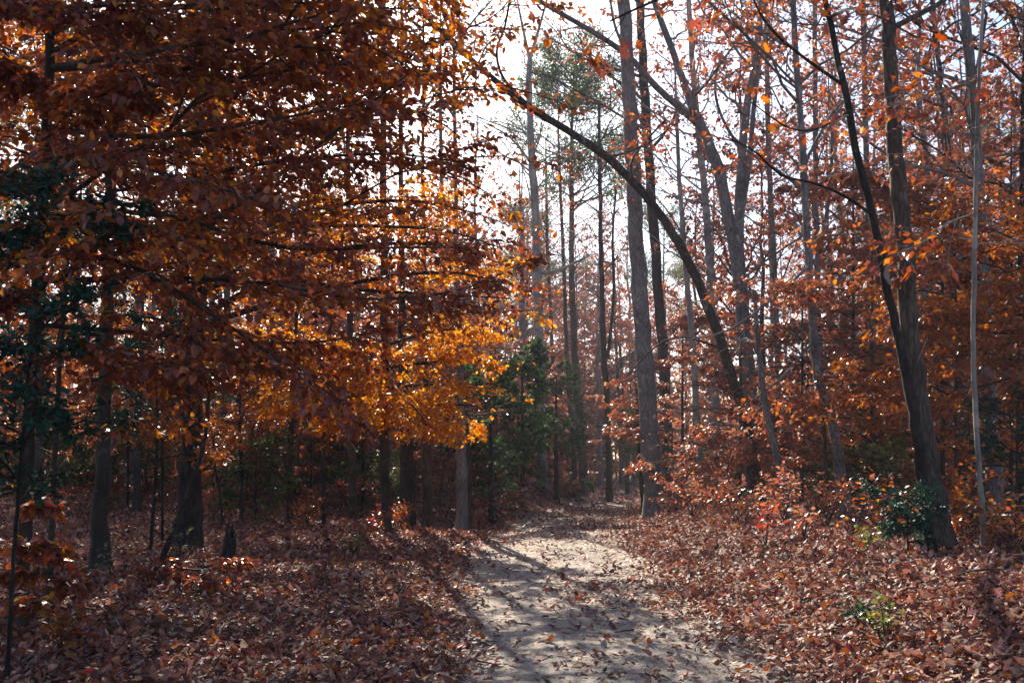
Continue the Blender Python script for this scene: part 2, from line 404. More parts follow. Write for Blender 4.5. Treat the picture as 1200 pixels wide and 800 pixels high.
def road_mat():
    m = bpy.data.materials.new("sandy_gravel")
    t, bsdf, N, L = nodes_of(m)
    tc = N.new("ShaderNodeTexCoord")
    def noise(sc, det, rough=.6):
        n = N.new("ShaderNodeTexNoise"); n.inputs['Scale'].default_value = sc; n.inputs['Detail'].default_value = det; n.inputs['Roughness'].default_value = rough
        L.new(tc.outputs['Object'], n.inputs['Vector']); return n
    big, fine = noise(.9, 5), noise(26, 8, .75)
    cr = N.new("ShaderNodeValToRGB"); e = cr.color_ramp.elements
    e[0].position = .30; e[0].color = (.27, .23, .195, 1); e[1].position = .72; e[1].color = (.51, .435, .36, 1)
    L.new(big.outputs[0], cr.inputs[0])
    mr = N.new("ShaderNodeMapRange"); mr.inputs[1].default_value = .3; mr.inputs[2].default_value = .7; mr.inputs[3].default_value = .6; mr.inputs[4].default_value = 1.2
    L.new(fine.outputs[0], mr.inputs[0])
    vo = N.new("ShaderNodeTexVoronoi"); vo.inputs['Scale'].default_value = 42; L.new(tc.outputs['Object'], vo.inputs['Vector'])
    sp = N.new("ShaderNodeSeparateColor"); L.new(vo.outputs['Color'], sp.inputs[0])
    m2 = N.new("ShaderNodeMapRange"); m2.inputs[3].default_value = .75; m2.inputs[4].default_value = 1.18; L.new(sp.outputs[0], m2.inputs[0])
    mu = N.new("ShaderNodeMath"); mu.operation = 'MULTIPLY'; L.new(mr.outputs[0], mu.inputs[0]); L.new(m2.outputs[0], mu.inputs[1])
    mx = N.new("ShaderNodeVectorMath"); mx.operation = 'SCALE'; L.new(cr.outputs[0], mx.inputs[0]); L.new(mu.outputs[0], mx.inputs['Scale'])
    L.new(mx.outputs[0], bsdf.inputs['Base Color']); bsdf.inputs['Roughness'].default_value = .9; bsdf.inputs['Specular IOR Level'].default_value = .2
    ad = N.new("ShaderNodeMath"); ad.operation = 'ADD'; L.new(fine.outputs[0], ad.inputs[0]); L.new(vo.outputs['Distance'], ad.inputs[1])
    bp = N.new("ShaderNodeBump"); bp.inputs['Strength'].default_value = .7; bp.inputs['Distance'].default_value = .02
    L.new(ad.outputs[0], bp.inputs['Height']); L.new(bp.outputs[0], bsdf.inputs['Normal'])
    return m

# ------------------------------------------------------------------ tagging
def tag(o, label=None, cat=None, group=None, kind=None):
    if label: o["label"] = label
    if cat: o["category"] = cat
    if group: o["group"] = group
    if kind: o["kind"] = kind
    return o

def root(name, label, cat, loc, group=None):
    e = bpy.data.objects.new(name, None); COL.objects.link(e)
    e.location = [float(q) for q in loc]; e.empty_display_size = 0.3
    return tag(e, label, cat, group)

# ------------------------------------------------------------------ ground, road, litter
def grid(geo, X, Y, Z):
    ny, nx = X.shape
    i = np.arange(nx * ny).reshape(ny, nx)
    geo.add(np.stack([X, Y, Z], -1).reshape(-1, 3), f4=np.stack([i[:-1, :-1], i[:-1, 1:], i[1:, 1:], i[1:, :-1]], -1).reshape(-1, 4))

HW = lambda y: 1.85 + 0.1 * sst(8, 30, y)           # half width of the gravel sheet
g = Geo()
ys = np.concatenate([np.linspace(-600, -40, 10), np.linspace(-30, 4, 30), np.linspace(4.4, 34, 190), np.linspace(34.5, 130, 180), np.linspace(140, 1500, 40)])
xs0 = np.concatenate([np.linspace(-1200, -60, 20), np.linspace(-50, -14, 50), np.linspace(-13.6, 13.6, 180), np.linspace(14, 60, 60), np.linspace(70, 1200, 20)])
X, Y = np.meshgrid(xs0, ys)
Z = height(X, Y)
Z = Z - 0.07 * sst(0.25, -0.25, np.abs(X - road_x(Y)) - HW(Y) + 0.5)
grid(g, X, Y, Z)
tag(g.obj("ground", [ground_mat()]), kind="structure")

g = Geo()
yr = np.concatenate([np.linspace(-20, 4, 30), np.linspace(4.2, 40, 260), np.linspace(40.4, 130, 180)])
sx = np.linspace(-1, 1, 31)
X = road_x(yr)[:, None] + sx[None] * HW(yr)[:, None]
Y = np.repeat(yr[:, None], 31, 1)
Z = height(X, Y) - 0.028 * (np.exp(-((np.abs(sx) - .5) / .2) ** 2))[None]       # two shallow wheel tracks
Z[:, 0] -= .12; Z[:, -1] -= .12
grid(g, X, Y, Z)
tag(g.obj("gravel_road", [road_mat()]), kind="structure")

def litter():
    g = Geo()
    bands = [(4.5, 9, 860, (.04, .10), 'oak', .25), (9, 14, 560, (.045, .11), 'beech', .15), (14, 24, 280, (.06, .13), 'beech', .0), (24, 40, 130, (.08, .14), 'far', 0), (40, 75, 30, (.14, .26), 'far', 0)]
    for y0, y1, dens, size, shp, oakp in bands:
        xm = 0.56 * y1 + 2
        n = int(dens * (y1 - y0) * 2 * xm)
        y = rng.uniform(y0, y1, n); x = rng.uniform(-xm, xm, n)
        ok = np.abs(x) < 0.54 * y + 1.5
        s = x - road_x(y)
        edge = 1.18 + 0.22 * sst(7, 20, y) + 0.30 * wob(x * 2.2, y * 1.1) + 0.22 * sst(0, .5, s) * sst(14, 8, y)
        off = sst(-0.25, 0.45, np.abs(s) - edge)
        mid = 0.46 * np.exp(-((s - 0.05) / 0.42) ** 2) + 0.19 + 0.95 * sst(20, 26, y) + 0.25 * sst(.5, 1.2, np.abs(s))
        patch = sst(0.0, 0.55, wob(x * 3.1 + 9, y * 2.0))
        pr = np.maximum(off, mid * (0.25 + 1.1 * patch))
        ok &= rng.uniform(0, 1, n) < pr
        x, y, s, off = x[ok], y[ok], s[ok], off[ok]
        n = len(x)
        z = height(x, y) + rng.uniform(0.002, 0.05, n) * (0.2 + off)
        th = rng.uniform(0, 6.283, n)
        d = np.stack([np.cos(th), np.sin(th), rng.normal(0.03, .22, n) * (0.4 + off)], 1)
        nz = np.array([0, 0, 1.0]) + rng.normal(0, .42, (n, 3)) * (0.35 + 0.65 * off[:, None])
        nz *= np.where(rng.uniform(0, 1, n) < .4, -1, 1)[:, None]
        sz = rng.uniform(size[0], size[1], n)
        p = np.stack([x, y, z], 1); tn = tints('litter', n)
        isoak = rng.uniform(0, 1, n) < oakp
        sh2 = 'beech' if shp == 'oak' else shp
        for m, sh in ((isoak, 'oak'), (~isoak, sh2)):
            leaves(g, p[m], d[m], nz[m], sz[m], tn[m], sh, 0, fold=(-.5, .9), curl=(-.7, .7), wr=(.6, 1.4))
    tag(g.obj("leaf_litter", [M_LITTER], smooth=9), kind="stuff")
litter()
def twigs_on_floor():
    g = Geo(); n = 900
    y = 4.6 + 24 * rng.uniform(0, 1, n) ** 1.3; x = rng.uniform(-.55, .55, n) * (y + 1)
    k = np.abs(x - road_x(y)) > rng.uniform(.3, 1.8, n); x, y = x[k], y[k]; n = len(x)
    th = rng.uniform(0, 6.28, n); L = rng.lognormal(-1.6, .6, n).clip(.06, .9)
    s = np.linspace(-.5, .5, 5)
    q = np.stack([x[:, None] + np.cos(th)[:, None] * L[:, None] * s, y[:, None] + np.sin(th)[:, None] * L[:, None] * s, np.zeros((n, 5))], -1) + rng.normal(0, .05, (n, 5, 3)) * L[:, None, None]
    q[..., 2] = height(q[..., 0], q[..., 1]) + rng.uniform(.015, .06, n)[:, None] + rng.normal(0, .06, n)[:, None] * L[:, None] * s
    tubes(g, q, np.repeat(rng.uniform(.002, .007, n)[:, None], 5, 1) * (1.1 - s), 4)
    tag(g.obj("twig_litter", [B_TWIG]), kind="stuff")

def pebbles():
    g = Geo(); n = 5200
    y = 5 + 20 * rng.uniform(0, 1, n) ** 1.6; x = road_x(y) + rng.uniform(-1.5, 1.5, n)
    r = rng.lognormal(-5.05, .5, n)
    p = np.stack([x, y, height(x, y) - .012], 1)
    o = np.array([(1, 0, 0), (0, 1, 0), (-1, 0, 0), (0, -1, 0), (.1, .1, .8), (.6, .6, .45), (-.6, .5, .5), (-.5, -.6, .4), (.5, -.6, .5)])
    f = np.array([(0, 1, 5), (1, 2, 6), (2, 3, 7), (3, 0, 8), (5, 1, 6), (6, 2, 7), (7, 3, 8), (8, 0, 5), (4, 5, 6), (4, 6, 7), (4, 7, 8), (4, 8, 5)])
    th = rng.uniform(0, 6.28, n); c, s_ = np.cos(th)[:, None], np.sin(th)[:, None]
    q = o[None] * (r[:, None] * rng.uniform(.6, 1.3, (n, 3)))[:, None] + rng.normal(0, .12, (n, 9, 3)) * r[:, None, None]
    q = np.stack([q[..., 0] * c - q[..., 1] * s_, q[..., 0] * s_ + q[..., 1] * c, q[..., 2] + .014], -1) + p[:, None]
    t = np.array([.36, .30, .25]) * rng.lognormal(0, .35, (n, 1))
    g.add(q.reshape(-1, 3), f3=(f[None] + (np.arange(n) * 9)[:, None, None]).reshape(-1, 3), col=np.repeat(np.clip(t, .05, .7), 9, 0))
    m = bpy.data.materials.new("pebble_stone"); t_, b_, N_, L_ = nodes_of(m)
    a_ = N_.new("ShaderNodeAttribute"); a_.attribute_name = "tint"; L_.new(a_.outputs['Color'], b_.inputs['Base Color']); b_.inputs['Roughness'].default_value = .8
    tag(g.obj("gravel", [m], smooth=9), kind="stuff")
pebbles()

# ------------------------------------------------------------------ trees
TREES = []
def trunk_path(pix, d, wid=None, n=36):
    """pixel polyline (px, py[, d]) with pixel widths -> world points and radii"""
    pts = np.array([P(q[0], q[1], q[2] if len(q) > 2 else d) for q in pix])
    rr = np.array([w * 0.5 * p[1] / F for w, p in zip(wid, pts)])
    sp = spline(np.hstack([pts, rr[:, None]]), n)
    return sp[:, :3], np.maximum(sp[:, 3], 0.003)

def extend(pts, rad, top, lean=0.35, bend=0.0):
    """carry a trunk on above the frame to height TOP, tapering"""
    d = unit(pts[-1] - pts[-4])
    z0 = pts[-1, 2]
    if top <= z0 + .5: return pts, rad
    n = max(4, int((top - z0) / 0.7))
    s = np.linspace(0, 1, n + 1)[1:]
    dx = d[:2] / max(d[2], .3) * lean
    ex = np.stack([pts[-1, 0] + dx[0] * (top - z0) * s + bend * np.sin(s * 5), pts[-1, 1] + dx[1] * (top - z0) * s, z0 + (top - z0) * s], 1)
    return np.vstack([pts, ex]), np.concatenate([rad, rad[-1] * (1 - 0.85 * s)])

def primaries(pts, n, z0, z1, length, elev=(5, 35), az=None, droop=.1, k=8, wig=.05, zpow=1.0):
    """limbs leaving the trunk between heights z0 and z1; length(f) by relative height; az = (mean, spread) in degrees, 0 = +x, 90 = away"""
    z = z0 + (z1 - z0) * rng.uniform(0, 1, n) ** zpow
    p0 = np.stack([np.interp(z, pts[:, 2], pts[:, i]) for i in range(3)], 1)
    a = rng.uniform(0, 2 * math.pi, n) if az is None else np.radians(rng.normal(az[0], az[1], n))
    e = np.radians(rng.uniform(elev[0], elev[1], n))
    dirn = np.stack([np.cos(a) * np.cos(e), np.sin(a) * np.cos(e), np.sin(e)], 1)
    L = np.array([length((q - z0) / max(z1 - z0, .01)) for q in z]) * rng.uniform(.7, 1.2, n)
    s = np.linspace(0, 1, k)
    q = p0[:, None] + dirn[:, None] * (L[:, None] * s)[..., None]
    q[..., 2] -= droop * L[:, None] * s ** 2
    w = rng.normal(0, wig, q.shape) * L[:, None, None]; w[:, 0] = 0
    return q + np.cumsum(w, 1) * .35, L

def taper(tw, r0, r1, L=None):
    N, k, _ = tw.shape
    r0 = np.asarray(r0) * np.ones(N)
    return r0[:, None] * (1 - np.linspace(0, 1, k)[None]) + r1 * np.linspace(0, 1, k)[None]

def spray(geo, pri, r0, n2=8, n3=5, per=8, size=(.06, .1), pal='beech', shape='far', planar=.25, l2=.38, l3=.4, t0=.2, lmat=1, per2=0, droop=.12, ldroop=.3, tilt=.45, keep=None, sides=5, ang=(30, 62), **kw):
    """limbs -> side branches -> twigs -> leaves; everything into one crown mesh"""
    tubes(geo, pri, taper(pri, r0, .006), sides)
    sec = grow(pri, n2, t0, 1, ang, lambda t, m: m * l2 * (1.15 - .65 * t), planar, .03, droop, .05)
    r2 = np.repeat(np.maximum(np.asarray(r0) * np.ones(len(pri)) * .38, .004), n2)
    tubes(geo, sec, taper(sec, r2, .003), 4)
    if n3:
        ter = grow(sec, n3, .15, 1, ang, lambda t, m: m * l3 * (1.1 - .5 * t), planar * 1.2, .02, droop, .05, k=4)
        tubes(geo, ter, taper(ter, .0035, .0018), 3)
        if per: leaf_on(geo, ter, per, size, pal, shape, droop=ldroop, tilt=tilt, mat=lmat, keep=keep, **kw)
    if per2: leaf_on(geo, sec, per2, size, pal, shape, droop=ldroop, tilt=tilt, mat=lmat, keep=keep, **kw)

def tree(name, label, cat, pix, wid, bark, d=None, top=None, crown=None, limbs=(), flare=.20, group=None, leaf=M_LEAF, n=36, sides=14, rough=.05, stem='trunk', ws=.70):
    """PIX from the ground up. LIMBS: (pixel polyline, widths, spray options or None). CROWN(geo, pts, rad) adds to the crown mesh."""
    if d is None: d = ground_hit(*pix[0][:2])
    pts, rad = trunk_path(pix, d, [w * ws for w in wid], n)
    if d < 21 and flare == .20: flare = .38
    gz = float(height(pts[0, 0], pts[0, 1]))
    pts[0, 2] = min(pts[0, 2], gz - .08) if pts[0, 2] < gz + .3 else gz - .08
    if top: pts, rad = extend(pts, rad, top)
    kk = np.cumsum(rng.normal(0, .22, (len(pts), 2)), 0); kk -= np.linspace(0, 1, len(pts))[:, None] * kk[-1] + kk[0]
    pts[1:, :2] += (rng.normal(0, .10, (len(pts) - 1, 2)) + np.clip(kk[1:], -.9, .9) * .24) * rad[1:, None]
    rad = rad * (1 + .03 * np.sin(np.arange(len(rad)) * rng.uniform(.5, 1.1) + rng.uniform(0, 6)))
    base = np.array([pts[0, 0], pts[0, 1], gz])
    r = root(name, label, cat, base, group)
    g = Geo(); tubes(g, pts[None], rad[None], sides, rough=rough, flare=flare)
    g.obj(stem, [bark], r, base)
    cg = Geo()
    for lp, lw, opt in limbs:
        q, w = trunk_path(lp, d, [x * max(ws, .72) for x in lw], 16)
        g2 = Geo(); tubes(g2, q[None], w[None], 8, rough=.05)
        lo = g2.obj("limb", [bark], r, base)
        if opt is not None: spray(cg, q[None], w[:1] * .5, **opt)
    if crown: crown(cg, pts, rad)
    if cg.n: cg.obj("crown", [bark if bark is not B_BLACK else B_DARK, leaf], r, base)
    TREES.append(r)
    return r

twigs_on_floor()

# ---- beeches that hang over the trail from the left
def beech_crown(n, z0, z1, L, per=9, size=(.065, .105), az=None, shape='beech', pal='beech', n2=10, n3=6, r0=.035, droop=.14, elev=(2, 32), keep=None, zpow=1.0, extra=None):
    def f(g, pts, rad):
        pri, ln = primaries(pts, n, z0, z1, L, elev, az, droop, zpow=zpow)
        spray(g, pri, r0 * (ln / ln.max()), n2, n3, per, size, pal, shape, planar=.16, l2=.36, droop=droop, per2=4, keep=keep, tilt=.38)
        if extra: extra(g, pts)
    return f

def lit_gap(p):
    return np.ones(len(p), bool)

def near_extra(g, pts):
    # sprays that reach over the trail, read off the photo: (start pixel+depth ... end)
    for path, w in [
        ([(40, 330, 9.5), (160, 325, 9.2), (300, 330, 9), (420, 350, 9), (520, 345, 9.2), (590, 320, 9.5)], 7),
        ([(45, 300, 9.5), (150, 310, 8.6), (250, 370, 8.2), (340, 430, 8), (400, 470, 8)], 7),
        ([(50, 210, 9.5), (180, 290, 9), (270, 245, 9), (360, 180, 9.2), (430, 125, 9.6), (480, 85, 10)], 10),
        ([(52, 150, 9.5), (180, 160, 8.5), (320, 140, 8.2), (430, 120, 8.2)], 8),
        ([(45, 400, 9.5), (120, 420, 8.4), (190, 430, 7.8), (260, 420, 7.6)], 6),
        ([(55, 80, 9.5), (180, 60, 8.2), (300, 40, 8), (380, 15, 8), (440, 15, 8.2)], 8),
        ([(52, 120, 9.5), (180, 100, 9), (300, 90, 9), (380, 75, 9.2), (450, 80, 9.6)], 8),
        ([(50, 180, 9.5), (180, 210, 9.8), (320, 190, 10), (450, 180, 10.4), (540, 190, 10.8)], 8),
        ([(48, 260, 9.5), (180, 250, 10), (330, 290, 10.4), (450, 290, 10.8), (560, 290, 11)], 8),
        ([(50, 120, 9.5), (20, 90, 8.8), (-30, 70, 8.4)], 6), ([(50, 160, 9.5), (100, 120, 8.8), (170, 110, 8.2)], 6), ([(48, 230, 9.5), (10, 210, 8.6), (-40, 200, 8)], 6),
        ([(48, 300, 9.5), (90, 270, 8.8), (150, 260, 8.4)], 6), ([(60, 40, 9.5), (110, 20, 8.8), (170, 20, 8.4)], 6), ([(46, 340, 9.5), (0, 350, 8.7), (-40, 360, 8.2)], 6), ([(60, 20, 9.5), (20, 0, 8.6), (-30, 10, 8)], 6),
        ([(48, 20, 9.5), (150, 0, 8.6), (260, -10, 8.2), (380, -30, 8)], 8),
        ([(50, 200, 9.5), (120, 190, 8), (220, 210, 7.4), (320, 240, 7.2)], 7),
        ([(40, 380, 9.5), (160, 390, 9.4), (280, 400, 9.6), (380, 400, 10), (480, 380, 10.4)], 7),
    ]:
        q, r = trunk_path(path, 9, [w * (1 - .8 * i / (len(path) - 1)) for i in range(len(path))], 12)
        tubes(g, q[None], r[None], 6)
        spray(g, q[None], .006, 18, 6, 7, (.07, .11), 'dusk', 'beech', planar=.14, l2=.24, l3=.42, per2=5, droop=.16, tilt=.4)

def boughs(g, paths, d, pal, size, n2=18, n3=6, per=8):
    for path, w in paths:
        q, r = trunk_path(path, d, [w * (1 - .85 * i / (len(path) - 1)) for i in range(len(path))], 12)
        tubes(g, q[None], r[None], 6)
        spray(g, q[None], .010, n2, n3, per, size, pal, 'far', planar=.2, l2=.30, l3=.45, per2=4, droop=.14, tilt=.45)
GLOW_PATHS = [([(452, 445, 23.5), (420, 440, 22.5), (380, 450, 21.6), (345, 468, 21)], 5), ([(452, 462, 23.5), (430, 462, 22), (400, 468, 20.6), (375, 480, 20)], 5), ([(452, 440, 23.5), (470, 462, 21.8), (490, 482, 20.6), (500, 498, 20)], 5), ([(451, 400, 23.5), (430, 425, 22), (415, 450, 20.8)], 5), ([(451, 415, 23.5), (500, 405, 22.4), (540, 412, 21.4)], 5), ([(452, 430, 23.5), (500, 425, 22.8), (540, 420, 22.5), (578, 424, 22.6)], 5),
              ([(452, 475, 23.5), (500, 475, 22.6), (540, 474, 22), (580, 478, 22)], 5), ([(452, 480, 23.5), (420, 484, 22), (385, 492, 21.2)], 4), ([(451, 405, 23.5), (500, 390, 23), (540, 386, 22.6), (575, 394, 23)], 5),
              ([(452, 485, 23.5), (480, 492, 22), (505, 500, 21.4), (530, 506, 21.2)], 4), ([(451, 455, 23.5), (480, 452, 22), (520, 450, 21), (560, 455, 20.6)], 5), ([(452, 420, 23.5), (420, 408, 22.6), (380, 410, 22)], 5)]
def mid_extra(g, pts):
    for path, w in [
        ([(236, 370, 19), (320, 330, 18), (420, 340, 17), (520, 345, 17), (600, 350, 17.5)], 8),
        ([(236, 380, 19), (340, 350, 18), (450, 325, 17.3), (540, 320, 17.2), (612, 338, 17.4)], 8),
        ([(240, 300, 19), (350, 250, 18), (460, 235, 17.4), (540, 245, 17.2), (598, 265, 17.4)], 7),
        ([(238, 340, 19), (350, 300, 18), (460, 285, 17.0), (530, 290, 16.6), (590, 310, 16.5)], 7),
        ([(238, 320, 19), (320, 270, 18), (420, 265, 17.4), (520, 270, 17.4), (585, 290, 17.6)], 8),
        ([(245, 240, 19), (330, 190, 18), (430, 190, 17.6), (520, 200, 17.6), (570, 225, 18)], 7),
        ([(248, 190, 19), (340, 130, 18), (430, 120, 17.6), (500, 135, 17.6), (545, 165, 18)], 7),
        ([(252, 130, 19), (340, 70, 18), (430, 60, 18), (520, 90, 18)], 6),
    ]:
        boughs(g, [(path, w)], 18, 'dusk', (.075, .125), 18, 6, 6)

tree("beech_tree", "slim dark beech at the picture's left edge, its brown sprays filling the corner", "tree",
     [(22, 738), (30, 600), (38, 450), (50, 250), (60, 0)], [20, 17, 16, 14, 12], B_BEECH, top=10, ws=.9,
     crown=beech_crown(30, 2.7, 9.5, lambda f: 4.4 - 2.0 * f, per=8, az=(10, 75), extra=near_extra, pal='beech', size=(.07, .115)))
tree("beech_tree", "grey brown beech trunk standing straight between the edge tree and the thick dark trunk", "tree",
     [(117, 670), (119, 560), (122, 440), (128, 250), (135, 0)], [24, 19, 17, 14, 11], B_BEECH, top=14, ws=.9,
     crown=beech_crown(50, 3.5, 13, lambda f: 5.4 - 3.0 * f, az=(10, 80), size=(.08, .13), n2=10, per=7, pal='beech'))
tree("beech_tree", "thickest dark trunk of the shaded beeches, with a thin stem leaning on its foot", "tree",
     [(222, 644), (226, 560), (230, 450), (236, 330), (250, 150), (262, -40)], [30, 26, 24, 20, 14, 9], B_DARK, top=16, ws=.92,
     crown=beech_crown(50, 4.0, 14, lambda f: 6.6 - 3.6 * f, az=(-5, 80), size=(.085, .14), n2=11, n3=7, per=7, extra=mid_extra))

def thin(name, label, pix, wid, bark=B_TWIG, cat="sapling", crown=None, **kw):
    return tree(name, label, cat, pix, wid, bark, crown=crown, sides=8, flare=.25, stem='stem', ws=.85, **kw)

def sap_crown(n, z0, z1, L, pal='beech', per=7, size=(.07, .11), shape='far', n2=6, n3=4, az=None, elev=(0, 30), keep=None, r0=.010, lmat=1):
    def f(g, pts, rad):
        pri, ln = primaries(pts, n, z0 + pts[0, 2], z1 + pts[0, 2], L, elev, az, .12, k=6)
        spray(g, pri, r0 * ln / ln.max(), n2, n3, per, size, pal, shape, planar=.15, l2=.42, per2=3, droop=.12, tilt=.36, keep=keep)
    return f

def bare_crown(n, z0, z1, L, r0=.04, pal='rust', per=0, size=(.10, .16), n2=6, n3=4, elev=(15, 55), az=None, shape='far', per2=0):
    def f(g, pts, rad):
        pri, ln = primaries(pts, n, z0, z1, L, elev, az, -.05, wig=.07)
        spray(g, pri, r0 * ln / ln.max(), n2, n3, per, size, pal, shape, planar=.6, l2=.42, per2=per2, droop=-.04, ldroop=.5, tilt=.8, ang=(25, 60))
    return f

thin("beech_sapling", "thin stem close beside the slim beech at the picture's left edge", [(56, 722), (62, 600), (70, 430), (80, 300), (92, 120)], [9, 8, 7, 6, 4],
     crown=sap_crown(12, 1.6, 4.5, lambda f: 1.4, size=(.06, .10), shape='beech'))
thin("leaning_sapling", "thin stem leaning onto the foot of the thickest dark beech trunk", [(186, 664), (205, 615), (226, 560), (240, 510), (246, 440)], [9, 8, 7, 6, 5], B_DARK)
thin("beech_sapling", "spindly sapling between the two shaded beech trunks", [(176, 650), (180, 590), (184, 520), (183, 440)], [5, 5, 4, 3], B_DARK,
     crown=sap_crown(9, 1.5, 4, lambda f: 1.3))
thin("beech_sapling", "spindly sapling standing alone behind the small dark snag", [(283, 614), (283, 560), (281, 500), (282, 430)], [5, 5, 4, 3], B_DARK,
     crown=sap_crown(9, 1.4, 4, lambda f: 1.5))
thin("beech_sapling", "short twin of the lone sapling, just behind the snag", [(261, 618), (258, 580), (252, 545), (250, 500)], [4, 4, 3, 2], B_DARK,
     crown=sap_crown(7, .8, 2.4, lambda f: .9))

# understory beeches that glow in the sun beside the trail, helped by brighter leaf and tint
def glow_bough(g, pts):
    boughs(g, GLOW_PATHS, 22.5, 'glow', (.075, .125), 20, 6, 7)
def glow_tree(label, pix, wid, d, n, z0, z1, L, az, pal='glow', size=(.09, .14), per=8, bark=B_BEECH, top=None, keep=None, n2=9, extra=None):
    OWN[0] = pal == 'glow'
    t = tree("beech_tree", label, "tree", pix, wid, bark, d=d, top=top, flare=.2, leaf=M_GLOW,
                crown=beech_crown(n, z0, z1, L, per=per, size=size, az=az, shape='far', pal=pal, n2=n2, n3=5, r0=.022, elev=(-4, 24), keep=keep, extra=extra))
    OWN[0] = False
    return t
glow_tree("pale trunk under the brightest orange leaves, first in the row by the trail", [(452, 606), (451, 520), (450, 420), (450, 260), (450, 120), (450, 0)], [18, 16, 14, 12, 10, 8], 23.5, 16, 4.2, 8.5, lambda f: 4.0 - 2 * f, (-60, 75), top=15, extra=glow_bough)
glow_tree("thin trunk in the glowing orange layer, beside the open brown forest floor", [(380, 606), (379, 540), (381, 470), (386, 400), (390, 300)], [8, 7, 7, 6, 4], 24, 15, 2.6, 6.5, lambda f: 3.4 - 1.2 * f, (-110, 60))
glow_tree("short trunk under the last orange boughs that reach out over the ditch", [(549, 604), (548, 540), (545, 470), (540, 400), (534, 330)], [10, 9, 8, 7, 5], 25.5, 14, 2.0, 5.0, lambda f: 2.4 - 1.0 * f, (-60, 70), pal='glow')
glow_tree("small trunk behind the snag carrying dull orange boughs", [(340, 608), (340, 550), (342, 500), (345, 420), (350, 330)], [11, 10, 9, 7, 5], 24.5, 14, 2.2, 7.5, lambda f: 3.8 - 1.6 * f, (0, 90), pal='beech')

for lb, px, py, d in (("tall beech far behind the slim straight beech, dim brown boughs down to head height", 160, 600, 27), ("tall beech at the back of the picture's left edge, full of dim brown leaves", 45, 604, 24), ("tall beech far behind the thickest dark trunk, brown boughs in shade", 262, 598, 30)):
    glow_tree(lb, [(px, py), (px + 1, 500), (px + 3, 400), (px + 6, 250), (px + 10, 100)], [13, 12, 11, 9, 6], d, 34, 2.6, 13.5, lambda f: 5.0 - 2.4 * f, None, pal='beech', size=(.10, .16), top=15)

# the row of trunks behind the ditch
def plain(name, label, pix, wid, bark, d=None, top=18, crown=None, cat="tree", **kw):
    return tree(name, label, cat, pix, wid, bark, d=d, top=top, crown=crown, **kw)
plain("oak_tree", "mid grey trunk left of the pale trunk under the orange leaves", [(414, 604), (413, 540), (411, 460), (410, 350), (408, 200)], [14, 12, 11, 10, 8], B_BROWN, 27, 17,
      bare_crown(14, 9, 16, lambda f: 3.5, per=4))
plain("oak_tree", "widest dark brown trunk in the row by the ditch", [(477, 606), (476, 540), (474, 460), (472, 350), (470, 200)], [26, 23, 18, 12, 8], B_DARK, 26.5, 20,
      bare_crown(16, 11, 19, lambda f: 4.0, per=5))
plain("oak_tree", "straight grey trunk next to the widest dark trunk", [(501, 603), (500, 540), (500, 460), (498, 350), (496, 200)], [16, 15, 12, 9, 6], B_BROWN, 27, 19,
      bare_crown(14, 11, 18, lambda f: 3.5, per=4))
plain("oak_tree", "dark grey trunk at the ditch's edge, last of the row before the evergreens", [(541, 606), (541, 540), (539, 450), (536, 300), (532, 120)], [18, 17, 13, 8, 6], B_GREY, 25, 20,
      bare_crown(14, 10, 19, lambda f: 3.5, per=3))
plain("pine_tree", "slim far trunk rising out of the red beech leaves, the one with spoke-like dead boughs", [(520, 585), (518, 480), (517, 300), (516, 120)], [8, 8, 7, 6], B_PINE, 46, 24,
      bare_crown(18, 10, 20, lambda f: 2.6, r0=.03, elev=(-5, 30)))

# ---- trees around the open sky
def fork_limb(a, b, c, w0, d, opt=None):
    return ([(*a, d), (*b, d), (*c, d)], [w0, w0 * .7, w0 * .3], opt)
twigopt = dict(n2=7, n3=4, per=0, planar=.5, l2=.35, droop=-.05)
leafopt = dict(n2=8, n3=5, per=2, planar=.5, l2=.35, droop=.0, size=(.10, .16), pal='oak', tilt=.8)
plain("birch_tree", "tall pale straight trunk that forks in a V against the white sky", [(635, 584), (632, 450), (626, 250), (621, 130), (621, 70)], [14, 12.5, 11, 9, 7], B_PALE, 45, None,
      bare_crown(22, 9, 18, lambda f: 4.4, r0=.05, elev=(10, 50)), ws=.9,
      limbs=[fork_limb((621, 72), (612, 30), (600, -30), 5, 45, twigopt), fork_limb((621, 70), (634, 25), (652, -40), 5, 45, twigopt),
             fork_limb((622, 190), (596, 160), (560, 140), 4, 45, twigopt), fork_limb((624, 320), (650, 318), (690, 300), 7, 45, twigopt)])

def pine_crown(z0, z1, L, n=26, dens=16, size=.22, blob=.55, extra_low=6):
    def f(g, pts, rad):
        pri, ln = primaries(pts, n, z0, z1, L, (5, 45), None, -.12)
        low, _ = primaries(pts, extra_low, z0 * .55, z0, lambda f: 2.0, (-15, 20), None, .1) if extra_low else (None, 0)
        tubes(g, pri, taper(pri, .05, .01), 5)
        if extra_low: tubes(g, low, taper(low, .03, .006), 4)
        sec = grow(pri, 7, .35, 1, (25, 60), lambda t, m: .38 * m, .6, .15, -.1, .06)
        tubes(g, sec, taper(sec, .018, .004), 3)
        n_t = dens
        k = sec.shape[1]
        tips = np.concatenate([sec[:, -1], sec[:, 2]])
        c = np.repeat(tips, n_t, 0) + rng.normal(0, blob * .32, (len(tips) * n_t, 3))
        d = unit(rng.normal(0, 1, c.shape) + [0, 0, .5])
        leaves(g, c, d, rng.normal(0, 1, c.shape), rng.uniform(size * .7, size * 1.2, len(c)), tints('pine', len(c)), 'far', 1, wr=(.22, .42))
    return f
